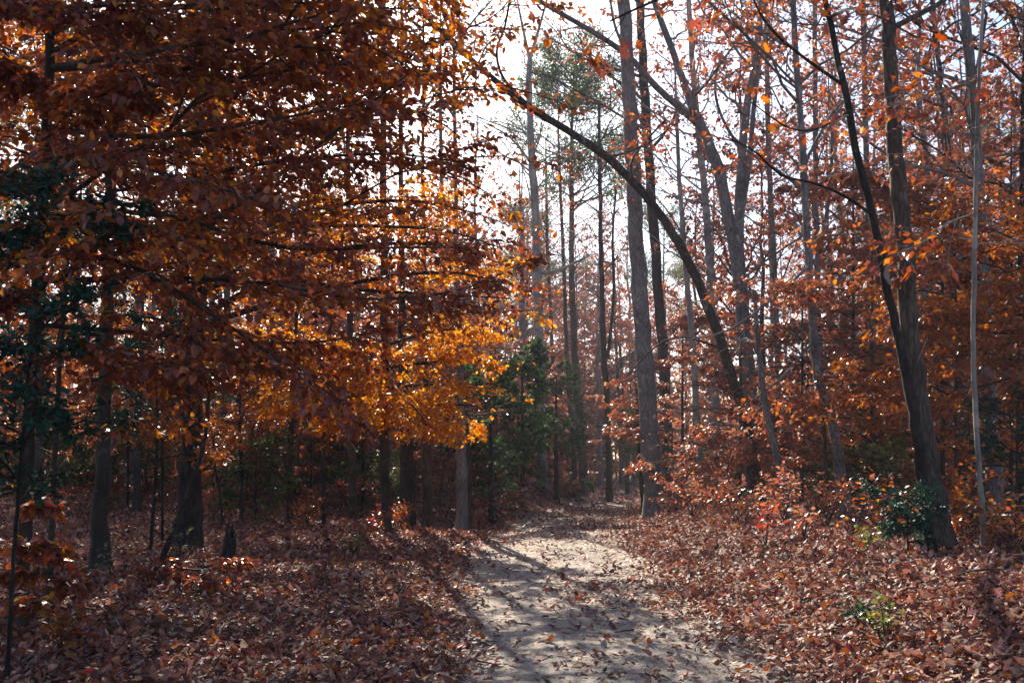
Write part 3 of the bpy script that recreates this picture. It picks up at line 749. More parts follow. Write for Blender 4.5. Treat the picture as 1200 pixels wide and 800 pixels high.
plain("pine_tree", "tall pine with a rounded green top standing against the bright sky", [(684, 574), (677, 470), (670, 320), (670, 190), (673, 78)], [14, 12, 10, 7, 3], B_PINE, 50, None,
      pine_crown(14, 21.8, lambda f: 4.0 - 1.9 * f, 50, 26, .28, .6), leaf=M_NEEDLE)
plain("pine_tree", "lean dark trunk just beside the foot of the tall pine", [(674, 576), (670, 500), (664, 400), (660, 290), (655, 180)], [9, 8, 7, 6, 4], B_PINE, 47, 20,
      bare_crown(12, 8, 18, lambda f: 2.2, r0=.03))
plain("oak_tree", "dark trunk with a low fork between the pine and the great double trunk", [(714, 576), (711, 470), (706, 360), (703, 230), (702, 120)], [11, 10, 9, 7, 5], B_DARK, 46, 18,
      bare_crown(14, 9, 17, lambda f: 3.2, per=3), limbs=[([(712, 420, 46), (719, 350, 46), (718, 280, 46), (722, 220, 46)], [6, 5, 4, 3], leafopt)])
plain("pine_tree", "far trunk between the V forked trunk and the pine, lower boughs bare", [(651, 578), (650, 470), (646, 380), (642, 300), (640, 210)], [8, 7, 6, 6, 4], B_BROWN, 60, 22,
      bare_crown(16, 9, 21, lambda f: 3.2, per=4, pal='rust'))

plain("oak_tree", "great grey trunk at the trail's bend, the thickest in the picture", [(767, 604), (758, 450), (749, 300), (739, 150), (733, 0)], [35, 30, 27, 25, 22], B_GREY, None, 24,
      bare_crown(18, 14, 23, lambda f: 5.5, r0=.09, per=4, n2=7, n3=5), rough=.03)
plain("oak_tree", "darker twin standing against the back of the great grey trunk", [(786, 596), (778, 450), (767, 280), (757, 120), (751, 0)], [20, 18, 17, 16, 14], B_DARK, 37, 23,
      bare_crown(16, 13, 22, lambda f: 5, r0=.07, per=4))
thin("young_tree", "dark thin stem leaning on the trail side of the great grey trunk", [(755, 606), (751, 550), (748, 500), (746, 440)], [7, 6, 5, 4], B_DARK, cat="tree", d=32)

curved = tree("maple_tree", "dark trunk that bows far over the trail in one long curve", "tree",
     [(893, 598), (881, 530), (868, 470), (850, 418), (830, 362), (812, 318), (789, 275), (755, 228), (715, 188), (670, 156), (625, 129), (585, 98), (548, 66), (520, 40), (490, 8), (468, -30)],
     [24, 20, 18, 17, 16, 16, 15, 15, 14, 13, 12, 11, 9, 8, 6, 4], B_BOWED, d=24, n=60,
     limbs=[([(618, 122, 24), (590, 92, 24), (582, 60, 23.6), (592, 30, 23.2), (600, -20, 23)], [5, 5, 4, 4, 3], dict(twigopt, n2=5)),
            ([(700, 178, 24), (722, 182, 23.5), (760, 168, 23), (798, 140, 22.6)], [5, 4, 3, 2], leafopt),
            ([(528, 45, 24), (500, 52, 23.5), (460, 40, 23), (400, 45, 22.5), (340, 60, 22)], [6, 5, 4, 3, 2], dict(leafopt, n2=12, per=4)),
            ([(538, 58, 24), (524, 30, 24), (516, 0, 24), (512, -40, 24)], [6, 5, 4, 3], leafopt),
            ([(845, 408, 24), (800, 395, 23), (770, 405, 22), (735, 440, 21.4)], [4, 3, 3, 2], dict(twigopt, n2=4)),
            ([(760, 232, 24), (740, 205, 24.5), (745, 180, 25), (780, 140, 25.5)], [5, 4, 4, 3], leafopt)])

plain("oak_tree", "forked trunk behind the bowed one, a long grey bough slanting up across the sky", [(879, 602), (877, 500), (872, 400), (862, 300), (846, 220), (829, 165), (810, 125), (795, 80), (780, 40), (764, -5)],
      [26, 23, 22, 21, 20, 18, 14, 12, 11, 10], B_GREY, 27, 19, bare_crown(16, 11, 18, lambda f: 4.5, r0=.05, per=4, pal='oak'), n=48,
      limbs=[([(820, 148, 27), (797, 127, 27), (770, 103, 26.6), (735, 65, 26.2), (690, 35, 25.8), (640, 6, 25.4), (600, -20, 25)], [13, 12, 11, 10, 9, 8, 7], dict(leafopt, n2=9, per=2)),
             ([(735, 62, 26.2), (722, 35, 26), (716, 5, 26), (712, -30, 26)], [6, 5, 4, 3], leafopt),
             ([(866, 330, 27), (905, 300, 26), (950, 270, 25.5), (1000, 235, 25)], [5, 4, 3, 2], leafopt)])
plain("oak_tree", "grey trunk leaning back over the forked one, rising to the picture's top", [(894, 600), (886, 490), (870, 340), (867, 245), (872, 150), (884, 70), (893, -8)], [18, 17, 16, 15, 14, 12, 10], B_GREY, 30, 20,
      bare_crown(18, 8, 19, lambda f: 4.5, r0=.05, per=4, pal='oak'),
      limbs=[([(868, 260, 30), (878, 190, 30), (884, 120, 30), (893, 60, 30)], [10, 9, 8, 6], leafopt),
             ([(867, 175, 30), (845, 135, 29.5), (838, 100, 29), (846, 60, 29)], [6, 5, 4, 3], leafopt)])
plain("young_tree", "pale thin trunk standing clear between the great trunk and the bowed tree", [(823, 572), (818, 500), (812, 420), (805, 330), (798, 240), (793, 150)], [12, 11, 10, 9, 8, 6], B_PALE, 28, 14,
      bare_crown(12, 6, 13, lambda f: 2.6, r0=.03, per=3, pal='oak'))
plain("oak_tree", "pale grey trunk behind the slanting bough, bending in at mid height", [(842, 590), (838, 450), (832, 300), (826, 215), (815, 110), (807, 0)], [15, 14, 13, 12, 10, 9], B_PALE, 36, 22,
      bare_crown(18, 9, 21, lambda f: 4.2, r0=.05, per=5, pal='oak'))
plain("oak_tree", "kinked grey trunk in the red brush, split at its foot by a dark seam", [(990, 604), (983, 540), (971, 480), (958, 430), (950, 330), (942, 200), (935, 100), (928, -5)], [20, 18, 17, 15, 13, 12, 11, 10], B_GREY, 19, 15,
      bare_crown(14, 7, 14, lambda f: 3.2, r0=.035, per=6, pal='rust'),
      limbs=[([(950, 310, 19), (905, 350, 17.5), (850, 388, 16.5), (780, 402, 16)], [5, 4, 3, 2], dict(twigopt, n2=6, per=1, pal='oak')),
             ([(944, 225, 19), (905, 195, 18.5), (880, 180, 18), (850, 150, 17.5)], [5, 4, 3, 2], leafopt),
             ([(953, 400, 19), (918, 440, 18.5), (880, 470, 18)], [4, 3, 2], leafopt)])
thin("young_tree", "slim stem hugging the kinked grey trunk in the red brush", [(974, 604), (968, 550), (965, 500), (960, 440)], [7, 6, 6, 5], B_BROWN, cat="tree", d=19.5)
thin("young_tree", "slim grey stem leaning toward the trail in front of the forked trunk", [(924, 604), (912, 545), (900, 490), (891, 430), (884, 340)], [11, 10, 9, 8, 5], B_GREY, cat="tree", d=18,
     crown=sap_crown(10, 2, 5, lambda f: 1.4, pal='rust'))

black = tree("maple_tree", "black lichen spotted trunk leaning against the big ridged trunk", "tree",
     [(1088, 640), (1079, 560), (1068, 480), (1055, 410), (1043, 360), (1031, 300), (1018, 240), (1003, 180), (991, 110), (980, 60), (965, -10)],
     [21, 19, 18, 16, 15, 14, 13, 13, 12, 11, 9], B_BLACK, d=12.2, top=7.5, n=50,
     limbs=[([(989, 100, 12.2), (965, 84, 12), (940, 66, 11.8), (912, 43, 11.5), (893, 20, 11.2), (880, -8, 11)], [6, 6, 5, 5, 4, 4], dict(twigopt, n2=5)),
            ([(1020, 250, 12.2), (990, 230, 11.7), (955, 215, 11.3), (915, 205, 11), (885, 178, 10.8), (850, 160, 10.5)], [5, 5, 4, 4, 3, 2], dict(twigopt, n2=5)),
            ([(965, -10, 12.2), (900, -30, 10.5), (830, -20, 9.2), (770, 0, 8.4), (715, 25, 8)], [8, 7, 6, 5, 3], dict(n2=9, n3=4, per=2, planar=.4, l2=.22, size=(.10, .155), pal='oak', shape='oak', tilt=.9, ldroop=.5)),
            ([(972, 20, 12.2), (1000, 10, 11), (1030, 20, 10), (1075, 45, 9.4)], [6, 5, 4, 3], dict(n2=8, n3=3, per=2, planar=.4, l2=.25, size=(.10, .155), pal='oak', shape='oak', tilt=.9, ldroop=.5)),
            ([(995, 130, 12.2), (960, 150, 11.2), (925, 150, 10.4), (880, 120, 9.8)], [5, 4, 3, 2], dict(n2=6, n3=3, per=1, planar=.4, l2=.22, size=(.10, .15), pal='oak', shape='oak', tilt=.9, ldroop=.5)),
            ])
big = tree("oak_tree", "big ridged trunk standing on the leafy bank, black trunk at its side", "tree",
     [(1102, 642), (1091, 560), (1079, 480), (1069, 400), (1061, 300), (1051, 200), (1043, 100), (1037, 0)], [42, 35, 32, 30, 29, 27, 25, 23], B_BROWN, d=12.7, top=18, rough=.03,
     crown=bare_crown(14, 6.5, 17, lambda f: 4.5, r0=.05, per=5, pal='oak'),
     limbs=[([(1072, 440, 12.5), (1080, 415, 12.2), (1088, 395, 12)], [4, 3, 2], None)])
tree("young_tree", "whitish slim trunk on the bank beside the big ridged trunk", "tree",
     [(1154, 642), (1148, 560), (1143, 480), (1140, 400), (1141, 330), (1143, 220), (1147, 100), (1152, 0)], [11, 9, 8.5, 8, 8, 7, 6, 5], B_PALE, d=12.5, top=8, sides=10, flare=.2,
     crown=sap_crown(10, 3, 6.5, lambda f: 1.8, pal='rust', size=(.06, .10), per=2, shape='beech'),
     limbs=[([(1142, 250, 12.5), (1110, 262, 12), (1080, 285, 11.6), (1040, 300, 11.2)], [3.5, 3, 2.5, 2], dict(leafopt, per=3)),
            ([(1146, 92, 12.5), (1110, 105, 12), (1070, 118, 11.6), (1040, 122, 11.3)], [3.5, 3, 2.5, 2], dict(leafopt, per=3))])
plain("oak_tree", "grey trunk partly behind the whitish slim trunk, a dead bough stub at mid height", [(1168, 600), (1163, 480), (1156, 350), (1149, 250), (1142, 140), (1130, -5)], [25, 23, 21, 19, 18, 16], B_GREY, 20, 20,
      bare_crown(16, 6, 19, lambda f: 5.0, r0=.05, per=7, pal='rust'),
      limbs=[([(1150, 240, 20), (1185, 215, 19), (1230, 185, 18.5)], [7, 5, 4], leafopt), ([(1145, 96, 20), (1100, 108, 19.4), (1050, 122, 19)], [5, 4, 3], leafopt),
             ([(1158, 400, 20), (1130, 470, 19.5), (1110, 500, 19)], [4, 3, 2], None)])
plain("oak_tree", "dark trunk at the picture's right edge behind the green holly", [(1196, 604), (1196, 480), (1198, 300), (1200, 120), (1203, 0)], [14, 14, 12, 11, 10], B_DARK, 21, 18,
      bare_crown(16, 5, 17, lambda f: 5.0, r0=.05, per=8, pal='rust'))
plain("oak_tree", "slim trunk with a wavy top, between the big ridged trunk and the whitish one", [(1128, 596), (1124, 480), (1118, 330), (1112, 200), (1102, 100), (1092, 0)], [12, 11, 10, 10, 9, 8], B_BROWN, 25, 19,
      bare_crown(18, 6, 18, lambda f: 4.5, r0=.04, per=7, pal='rust'))
plain("oak_tree", "mid grey trunk seen through the leaves behind the black leaning trunk", [(1030, 596), (1026, 480), (1020, 330), (1016, 200), (1012, 0)], [13, 12, 11, 10, 9], B_GREY, 28, 20,
      bare_crown(18, 6, 19, lambda f: 4.5, r0=.04, per=7, pal='rust'))
plain("oak_tree", "grey trunk rising behind the kinked one, forked above the red brush", [(966, 594), (962, 450), (958, 300), (956, 180), (955, 0)], [11, 10, 9, 9, 8], B_GREY, 32, 20,
      bare_crown(18, 6, 19, lambda f: 4.5, r0=.04, per=6, pal='rust'), limbs=[([(958, 300, 32), (972, 230, 32), (976, 150, 32), (980, 60, 32)], [7, 6, 5, 4], leafopt)])
plain("oak_tree", "straight grey trunk between the leaning grey trunk and the kinked one", [(916, 590), (912, 450), (906, 300), (900, 150), (897, 0)], [12, 11, 10, 9, 8], B_GREY, 36, 20,
      bare_crown(18, 6, 19, lambda f: 4.5, r0=.04, per=5, pal='rust'))

# ---- sunlit understory beeches on the bank
def brush(label, px, py, d, wpx, n, z0, z1, L, pal='rust', lean=0, size=(.075, .115), per=11, az=None, top_px=300):
    pix = [(px, py), (px + lean * .3, (py * 2 + top_px) / 3), (px + lean * .7, (py + top_px * 2) / 3), (px + lean, top_px)]
    return tree("beech_tree", label, "tree", pix, [wpx, wpx * .8, wpx * .6, wpx * .3], B_BEECH, d=d, flare=.3, sides=9, leaf=M_GLOW if pal == 'rust' and d < 23.5 else M_LEAF,
                crown=lambda g, pts, rad: (lambda pr: spray(g, pr[0], .018, 8, 5, per, size, pal, 'far', planar=.14, l2=.4, per2=4, droop=.10, tilt=.36))(primaries(pts, n, z0 + pts[0, 2], z1 + pts[0, 2], L, (-2, 26), az, .12)))
brush("young beech filling the space between the kinked trunk and the black leaning trunk", 1022, 600, 20.5, 7, 24, .8, 5, lambda f: 2.6 - .8 * f, top_px=270)
brush("young beech behind the big ridged trunk, its flat boughs in half shade", 1120, 600, 16.5, 7, 26, .9, 5.2, lambda f: 2.6 - .8 * f, pal='beech', top_px=250)
brush("young beech at the picture's right edge, red brown and shaded", 1215, 600, 15, 7, 24, 1.0, 5.5, lambda f: 2.4 - .7 * f, pal='beech', top_px=200)
brush("young beech of sunlit orange boughs around the foot of the bowed tree", 868, 598, 25.5, 7, 24, .5, 4.2, lambda f: 2.3 - .8 * f, pal='rust', top_px=360)
brush("young beech of pinkish boughs behind the slim leaning stem", 940, 600, 23, 7, 24, .6, 4.6, lambda f: 2.6 - .8 * f, pal='rust', top_px=330)
brush("young beech reaching over the trail behind the pale thin trunk", 800, 585, 31, 7, 24, .8, 5.5, lambda f: 2.8 - 1 * f, pal='rust', size=(.10, .15), top_px=390)
brush("tall young beech behind the kinked trunk, its top among the grey trunks", 1000, 592, 26, 8, 30, 1.2, 9, lambda f: 3.4 - 1.2 * f, pal='rust', size=(.10, .15), top_px=180)
brush("tall young beech behind the slim wavy trunk, dense with rusty leaves", 1105, 596, 24, 8, 30, 1.2, 9, lambda f: 3.4 - 1.2 * f, pal='rust', size=(.10, .15), top_px=150)
brush("tall young beech behind the edge trunk, dense with dark rusty leaves", 1185, 600, 23, 8, 30, 1.2, 9, lambda f: 3.4 - 1.2 * f, pal='rust', size=(.10, .15), top_px=140)
brush("knee high beech sprig in front of the lone snag, dull brown leaves", 236, 705, 12.5, 3, 8, .05, .45, lambda f: .75, pal='dusk', size=(.07, .11), top_px=665, per=4)
brush("low beech sprig of orange leaves beside the left edge trunk", 62, 742, 8.6, 2, 6, .3, 1.2, lambda f: .42, pal='dusk', size=(.08, .13), top_px=590, per=2)

# ---- hollies and other evergreens
def green_tree(name, label, cat, px, py, d, wpx, top_px, n, z0, z1, L, pal, size, shape, per, mat=M_GREEN, n2=6, n3=4, lean=0, bark=B_DARK, elev=(5, 45)):
    pix = [(px, py), (px + lean * .3, (py * 2 + top_px) / 3), (px + lean * .7, (py + top_px * 2) / 3), (px + lean, top_px)]
    return tree(name, label, cat, pix, [wpx, wpx * .8, wpx * .6, wpx * .25], bark, d=d, flare=.2, sides=8, leaf=mat,
                crown=lambda g, pts, rad: (lambda pr: spray(g, pr[0], .012, n2, n3, per, size, pal, shape, planar=.5, l2=.45, per2=4, droop=.05, tilt=.6, ldroop=.15))(primaries(pts, n, z0 + pts[0, 2], z1 + pts[0, 2], L, elev, None, .05)))
green_tree("holly_tree", "dark glossy holly among the brown beech leaves at the picture's left edge", "tree", 8, 790, 7.3, 8, 215, 24, 1.25, 3.5, lambda f: .72 - .12 * f, 'holly', (.045, .075), 'holly', 7, lean=40)
green_tree("holly_tree", "holly in deep shade between the slim straight beech and the thickest dark trunk", "tree", 190, 640, 18, 5, 380, 20, 1.4, 4.2, lambda f: 1.3 - .4 * f, 'holly', (.06, .09), 'far', 7)
green_tree("holly_bush", "small holly bush against the foot of the big ridged trunk", "bush", 1064, 640, 11.9, 3, 560, 11, .2, .9, lambda f: .36, 'holly', (.04, .07), 'holly', 6)
green_tree("holly_bush", "holly bush at the picture's right edge behind the whitish slim trunk", "bush", 1192, 620, 13.5, 5, 490, 18, .3, 1.9, lambda f: .7, 'holly', (.05, .08), 'holly', 6)
green_tree("evergreen_bush", "green bush with sunlit pale leaves behind the lone sapling", "bush", 300, 604, 24, 5, 520, 18, .3, 1.9, lambda f: 1.1, 'bush', (.08, .13), 'far', 6)
green_tree("cedar_tree", "dark evergreen by the ditch, its boughs below the orange layer", "tree", 575, 592, 31, 8, 380, 34, .6, 5.6, lambda f: 2.1 - 1.3 * f, 'cedar', (.09, .15), 'far', 9, mat=M_NEEDLE)
green_tree("cedar_tree", "yellow green evergreen nearest the straight pale trunk, sun catching its tips", "tree", 612, 588, 36, 8, 420, 34, .5, 5.6, lambda f: 2.2 - 1.2 * f, 'cedar', (.10, .16), 'far', 9, mat=M_NEEDLE)
green_tree("cedar_tree", "small dark evergreen just right of the straight pale trunk", "tree", 652, 582, 42, 8, 440, 30, .5, 5.5, lambda f: 2.2 - 1.0 * f, 'cedar', (.10, .16), 'far', 8, mat=M_NEEDLE)
green_tree("cedar_tree", "dim evergreen far back between the dark forked trunk and the great trunk", "tree", 735, 570, 58, 8, 480, 28, .5, 5.0, lambda f: 2.0 - 1.0 * f, 'bush', (.12, .2), 'far', 7, mat=M_NEEDLE)
green_tree("evergreen_bush", "yellow green bush in the brush beyond the kinked grey trunk", "bush", 1030, 604, 20, 4, 540, 16, .3, 1.5, lambda f: 1.1, 'bush', (.08, .12), 'far', 6)
green_tree("evergreen_bush", "bright green sprig low behind the foot of the bowed tree", "bush", 853, 590, 25, 4, 505, 12, .7, 2.0, lambda f: .6, 'yellow', (.08, .12), 'far', 6)
green_tree("evergreen_bush", "dark green bush in shade behind the mid grey trunk of the ditch row", "bush", 425, 602, 30, 5, 500, 20, .4, 2.6, lambda f: 1.3, 'bush', (.09, .14), 'far', 6)

for lb, px, py, d, tp, hh in (("dark bush in the shade at the back of the picture's left edge", 50, 598, 27, 480, 2.6), ("dull green bush behind the slim straight beech trunk", 150, 594, 29, 490, 2.6),
                          ("dull green bush seen right of the thickest dark trunk's foot", 250, 594, 31, 500, 2.4), ("dim bush behind the thin trunk of the glowing orange layer", 365, 594, 32, 500, 2.6)):
    green_tree("evergreen_bush", lb, "bush", px, py, d, 5, tp, 20, .3, hh, lambda f: 1.5 - .5 * f, 'bush', (.09, .14), 'far', 7)

# low red and yellow plants
def low(name, label, px, py, d, h, n, L, pal, size, shape='beech', per=5, cat="shrub", group=None, mat=M_LEAF, n2=4, n3=2, z0=.02):
    p = P(px, py, d)
    b = np.array([p[0], p[1], float(height(p[0], p[1]))])
    stems, ln = primaries(np.array([b, b + [0, 0, .03]]), n, b[2], b[2] + .02, lambda f: h, (35, 85), None, .15, k=6)
    r = root(name, label, cat, b, group)
    g = Geo(); tubes(g, stems, taper(stems, .006 + .004 * h, .002), 5); g.obj("stem", [B_TWIG], r, b)
    g = Geo()
    spr = grow(stems, n2, .3, 1, (30, 70), lambda t, m: L * m, .5, .05, .1, k=4)
    tubes(g, spr, taper(spr, .003, .0015), 3)
    leaf_on(g, spr, per, size, pal, shape, droop=.2, tilt=.5)
    leaf_on(g, stems, 3, size, pal, shape, droop=.2, tilt=.5, t0=.5)
    g.obj("foliage", [B_TWIG, mat], r, b)
    return r
low("red_shrub", "small crimson shrub at the foot of the pale trunk under the orange leaves", 452, 606, 22.5, .55, 7, .5, 'red', (.07, .11), 'far')
low("red_shrub", "pinkish red shrub spreading over the foot of the great grey trunk", 795, 606, 30, 1.3, 12, .5, 'red', (.09, .13), 'far', 6)
low("red_shrub", "rusty red shrub on the bank's shoulder below the pale thin trunk", 830, 612, 24, 1.2, 12, .5, 'pink', (.09, .13), 'far', 6)
low("maple_seedling", "maple seedling with crimson leaves in front of the slim leaning stem", 896, 622, 15, .75, 6, .4, 'red', (.07, .11), 'oak', 3)
low("maple_seedling", "seedling of dull mauve leaves between the crimson one and the kinked trunk", 942, 624, 14.5, .7, 7, .4, 'pink', (.08, .12), 'oak', 3)
low("brown_shrub", "low pinkish shrub in the sun where the bank meets the bend", 780, 615, 26, .8, 10, .5, 'pink', (.08, .12), 'far', 6)
low("brown_shrub", "low rusty shrub on the small bank left of the trail's far end", 668, 580, 45, 1.3, 14, .5, 'rust', (.12, .18), 'far', 6)
low("brown_shrub", "brown scrub over the ditch under the evergreens", 600, 590, 34, .8, 14, .5, 'rust', (.10, .15), 'far', 6)
low("yellow_seedling", "bright yellow green sprig reaching up beside the small snag", 208, 668, 14.5, .75, 2, .3, 'yellow', (.07, .10), 'beech', 3)
low("yellow_seedling", "tiny sprig with yellow green leaves before the slim straight beech", 130, 690, 12.5, .7, 2, .2, 'yellow', (.05, .07), 'beech', 2)
low("yellow_seedling", "yellowish seedling at the trail's leafy edge below the ditch row", 415, 648, 17, .4, 6, .4, 'yellow', (.07, .1), 'far', 4)
low("green_seedling", "green and yellow seedling low on the leafy bank near the trail", 1035, 722, 8.6, .30, 7, .4, 'yellow', (.05, .08), 'beech', 3)
low("green_seedling", "dark green seedling on the bank, half sunk in leaves below the holly bush", 1005, 700, 9.3, .25, 6, .4, 'holly', (.05, .08), 'beech', 3, mat=M_GREEN)
low("yellow_seedling", "pale yellow leaved sprig on the bank before the holly bush", 1022, 634, 12.4, .35, 5, .4, 'yellow', (.05, .08), 'beech', 4)
low("brown_shrub", "brown leaved sprig on the bank behind the maple seedlings", 1000, 612, 14.5, .8, 9, .45, 'rust', (.08, .12), 'beech', 5)
low("brown_shrub", "rusty sprig at the foot of the whitish slim trunk", 1130, 622, 13.4, .7, 9, .45, 'beech', (.08, .12), 'beech', 5)
low("brown_shrub", "dark brown sprig low at the picture's bottom left corner", 70, 770, 8.2, .4, 6, .4, 'beech', (.06, .10), 'beech', 4)

for lb, px, py, d, h, pal in (("rusty brush standing at the trail's right edge below the great grey trunk's twin", 812, 618, 22, 1.0, 'rust'), ("brown brush on the bank's edge just before the bowed tree's foot", 862, 618, 18.5, .9, 'rust'),
                         ("pinkish brush between the two maple seedlings", 920, 612, 17, .9, 'pink'), ("rusty brush round the foot of the kinked grey trunk", 968, 610, 16.5, .9, 'rust'),
                         ("brown brush in the shade left of the small holly bush", 1035, 614, 14.5, .8, 'beech'), ("brown brush in the shade just behind the big ridged trunk", 1122, 606, 15.5, 1.1, 'beech'),
                         ("dark brown brush at the picture's right edge below the holly bush", 1185, 628, 12, .7, 'beech'), ("rusty brush straggling along the bend in front of the great trunk", 760, 606, 33, .9, 'rust'),
                         ("brown scrub at the ditch's near rim under the last orange boughs", 560, 606, 28, .8, 'rust'), ("brown scrub left of the ditch at the foot of the widest dark trunk", 468, 610, 24.5, .6, 'beech'),
                         ("thin brown scrub behind the thickest dark trunk's foot", 250, 612, 24, .9, 'beech'), ("thin brown scrub in the open floor under the glowing orange layer", 360, 612, 23.5, .7, 'beech')):
    low("brown_shrub", lb, px, py, d, h, 11, .45, pal, (.07, .11), 'far', 7)

# snag, sticks
def snag():
    d = ground_hit(267, 660)
    b = P(267, 660, d); b[2] = float(height(b[0], b[1]))
    r = root("tree_stump", "small dark broken snag on the leafy floor by the thickest dark trunk", "stump", b)
    g = Geo(); k = 10
    pts = np.stack([b[0] + np.linspace(0, .02, k), b[1] + 0 * np.linspace(0, 1, k), b[2] - .05 + np.linspace(0, .42, k)], 1)
    tubes(g, pts[None], np.linspace(.11, .08, k)[None], 14, rough=.12, flare=.3)
    top = pts[-1]
    for a in range(9):
        an = a / 9 * 6.28; q = top + [math.cos(an) * .06, math.sin(an) * .06, -.06]
        hgt = rng.uniform(.04, .24) if a not in (2, 6) else .3
        tubes(g, np.array([[q, q + [0, 0, hgt * .6], q + [.01, 0, hgt]]]), np.array([[.032, .022, .004]]), 5)
    g.obj("trunk", [B_DARK], r, b)
snag()
def stick(label, a, b, d, w, bark=B_BROWN, h=.03):
    p = [P(a[0], a[1], ground_hit(*a)), P(b[0], b[1], ground_hit(*b))]
    s = np.linspace(0, 1, 10)[:, None]
    q = p[0] * (1 - s) + p[1] * s + rng.normal(0, .02, (10, 3))
    q[:, 2] = height(q[:, 0], q[:, 1]) + h
    g = Geo(); tubes(g, q[None], np.linspace(w, w * .4, 10)[None], 6, rough=.06)
    tw = grow(q[None], 4, .3, .95, (25, 60), lambda t, m: .25 * m, .3, .1, 0)
    tubes(g, tw, taper(tw, w * .35, .002), 4)
    tag(g.obj("fallen_branch", [bark], None, q[0], 0), label, "branch")
stick("dark fallen branch lying along the ditch below the trunk row", (500, 600), (585, 612), 26, .05, B_DARK)
stick("grey fallen branch on the leaves at the foot of the whitish slim trunk", (1080, 650), (1180, 672), 12, .018, B_GREY)
stick("short pale stick among leaves before the slim straight beech", (128, 690), (144, 664), 12, .018, B_GREY)
stick("short upright looking grey stick lying before the holly bush", (1046, 668), (1056, 640), 12, .018, B_GREY)

stick("crooked dead branch lying on the leaves left of the small snag", (120, 640), (205, 648), 14, .022, B_DARK)
stick("long thin dead branch among leaves at the picture's bottom left", (60, 752), (190, 728), 9, .014, B_GREY)
stick("dead branch on the bank between the green seedlings and the holly bush", (960, 672), (1040, 690), 10, .016, B_DARK)
stick("dark dead branch at the trail's leafy left edge", (430, 668), (520, 655), 14, .018, B_BROWN)

# ---- woods further off: five trees of their kind, copied one by one
GAP = [np.array(t) for t in ((.7, 17.0, .1), (.7, 19.5, .1), (4.5, 14.5, .6), (3.5, 19, .5), (8, 22, 3), (-2, 24, 4), (-4.5, 27, .3), (-.5, 24, 5), (6, 26, 5))]
def in_gap(x, y, r, H, zc):
    for t in GAP:
        D = (y - t[1]) / math.cos(R(SUN_AZ))
        if D < 2: continue
        if abs(t[0] - D * math.sin(R(SUN_AZ)) - x) < r and zc < t[2] + D * math.tan(R(SUN_EL)) < H + 1: return True
    return False

def far_kind(name, H, rad, bark, crown, leaf=M_LEAF, kink=.25):
    k = 16
    s = np.linspace(0, 1, k)
    off = np.cumsum(rng.normal(0, kink, (k, 2)), 0) * .35
    pts = np.stack([off[:, 0] - off[0, 0], off[:, 1] - off[0, 1], -.15 + (H + .15) * s], 1)
    rr = rad * (1 - .85 * s)
    g = Geo(); tubes(g, pts[None], rr[None], 8, rough=.05, flare=.3)
    tm = g.mesh("trunk", [bark])
    cg = Geo(); crown(cg, pts, rr)
    return name, tm, cg.mesh("crown", [bark, leaf]), H
KINDS = [
    far_kind("oak_tree", 21, .24, B_GREY, bare_crown(22, 7, 20, lambda f: 4.8 - 2 * f, r0=.07, per=5, n2=6, n3=5, size=(.14, .22), pal='rust')),
    far_kind("oak_tree", 19, .18, B_BROWN, bare_crown(20, 5, 18, lambda f: 4.2 - 2 * f, r0=.06, per=7, n2=6, n3=5, size=(.14, .22), pal='oak')),
    far_kind("oak_tree", 22, .20, B_GREY, bare_crown(18, 9, 21, lambda f: 4.5 - 2 * f, r0=.06, per=1, n2=7, n3=5, size=(.14, .2))),
    far_kind("pine_tree", 23, .22, B_PINE, pine_crown(14, 22.5, lambda f: 3.6 - 2.4 * f, 28, 14, .30, .7), M_NEEDLE, .15),
    far_kind("beech_tree", 9, .07, B_BEECH, lambda g, p, r: spray(g, primaries(p, 30, .8, 8.5, lambda f: 3.0 - 1.6 * f, (0, 28), None, .12)[0], .02, 7, 5, 7, (.13, .20), 'rust', 'far', planar=.16, l2=.4, per2=3, tilt=.4)),
    far_kind("beech_tree", 6, .05, B_BEECH, lambda g, p, r: spray(g, primaries(p, 30, .4, 5.6, lambda f: 2.6 - 1.2 * f, (0, 30), None, .12)[0], .014, 7, 4, 8, (.09, .14), 'dusk', 'far', planar=.2, l2=.42, per2=3, tilt=.45)),
    far_kind("evergreen_bush", 3, .03, B_DARK, lambda g, p, r: spray(g, primaries(p, 26, .15, 2.8, lambda f: 1.5 - .6 * f, (5, 45), None, .05)[0], .01, 7, 4, 7, (.09, .14), 'bush', 'far', planar=.5, l2=.45, per2=3, droop=.05, tilt=.6), M_GREEN, .08),
    far_kind("beech_tree", 5, .045, B_BEECH, lambda g, p, r: spray(g, primaries(p, 22, .5, 4.8, lambda f: 2.2 - 1.0 * f, (0, 28), None, .12)[0], .014, 6, 4, 7, (.12, .18), 'pink', 'far', planar=.16, l2=.4, per2=3, tilt=.4)),
]
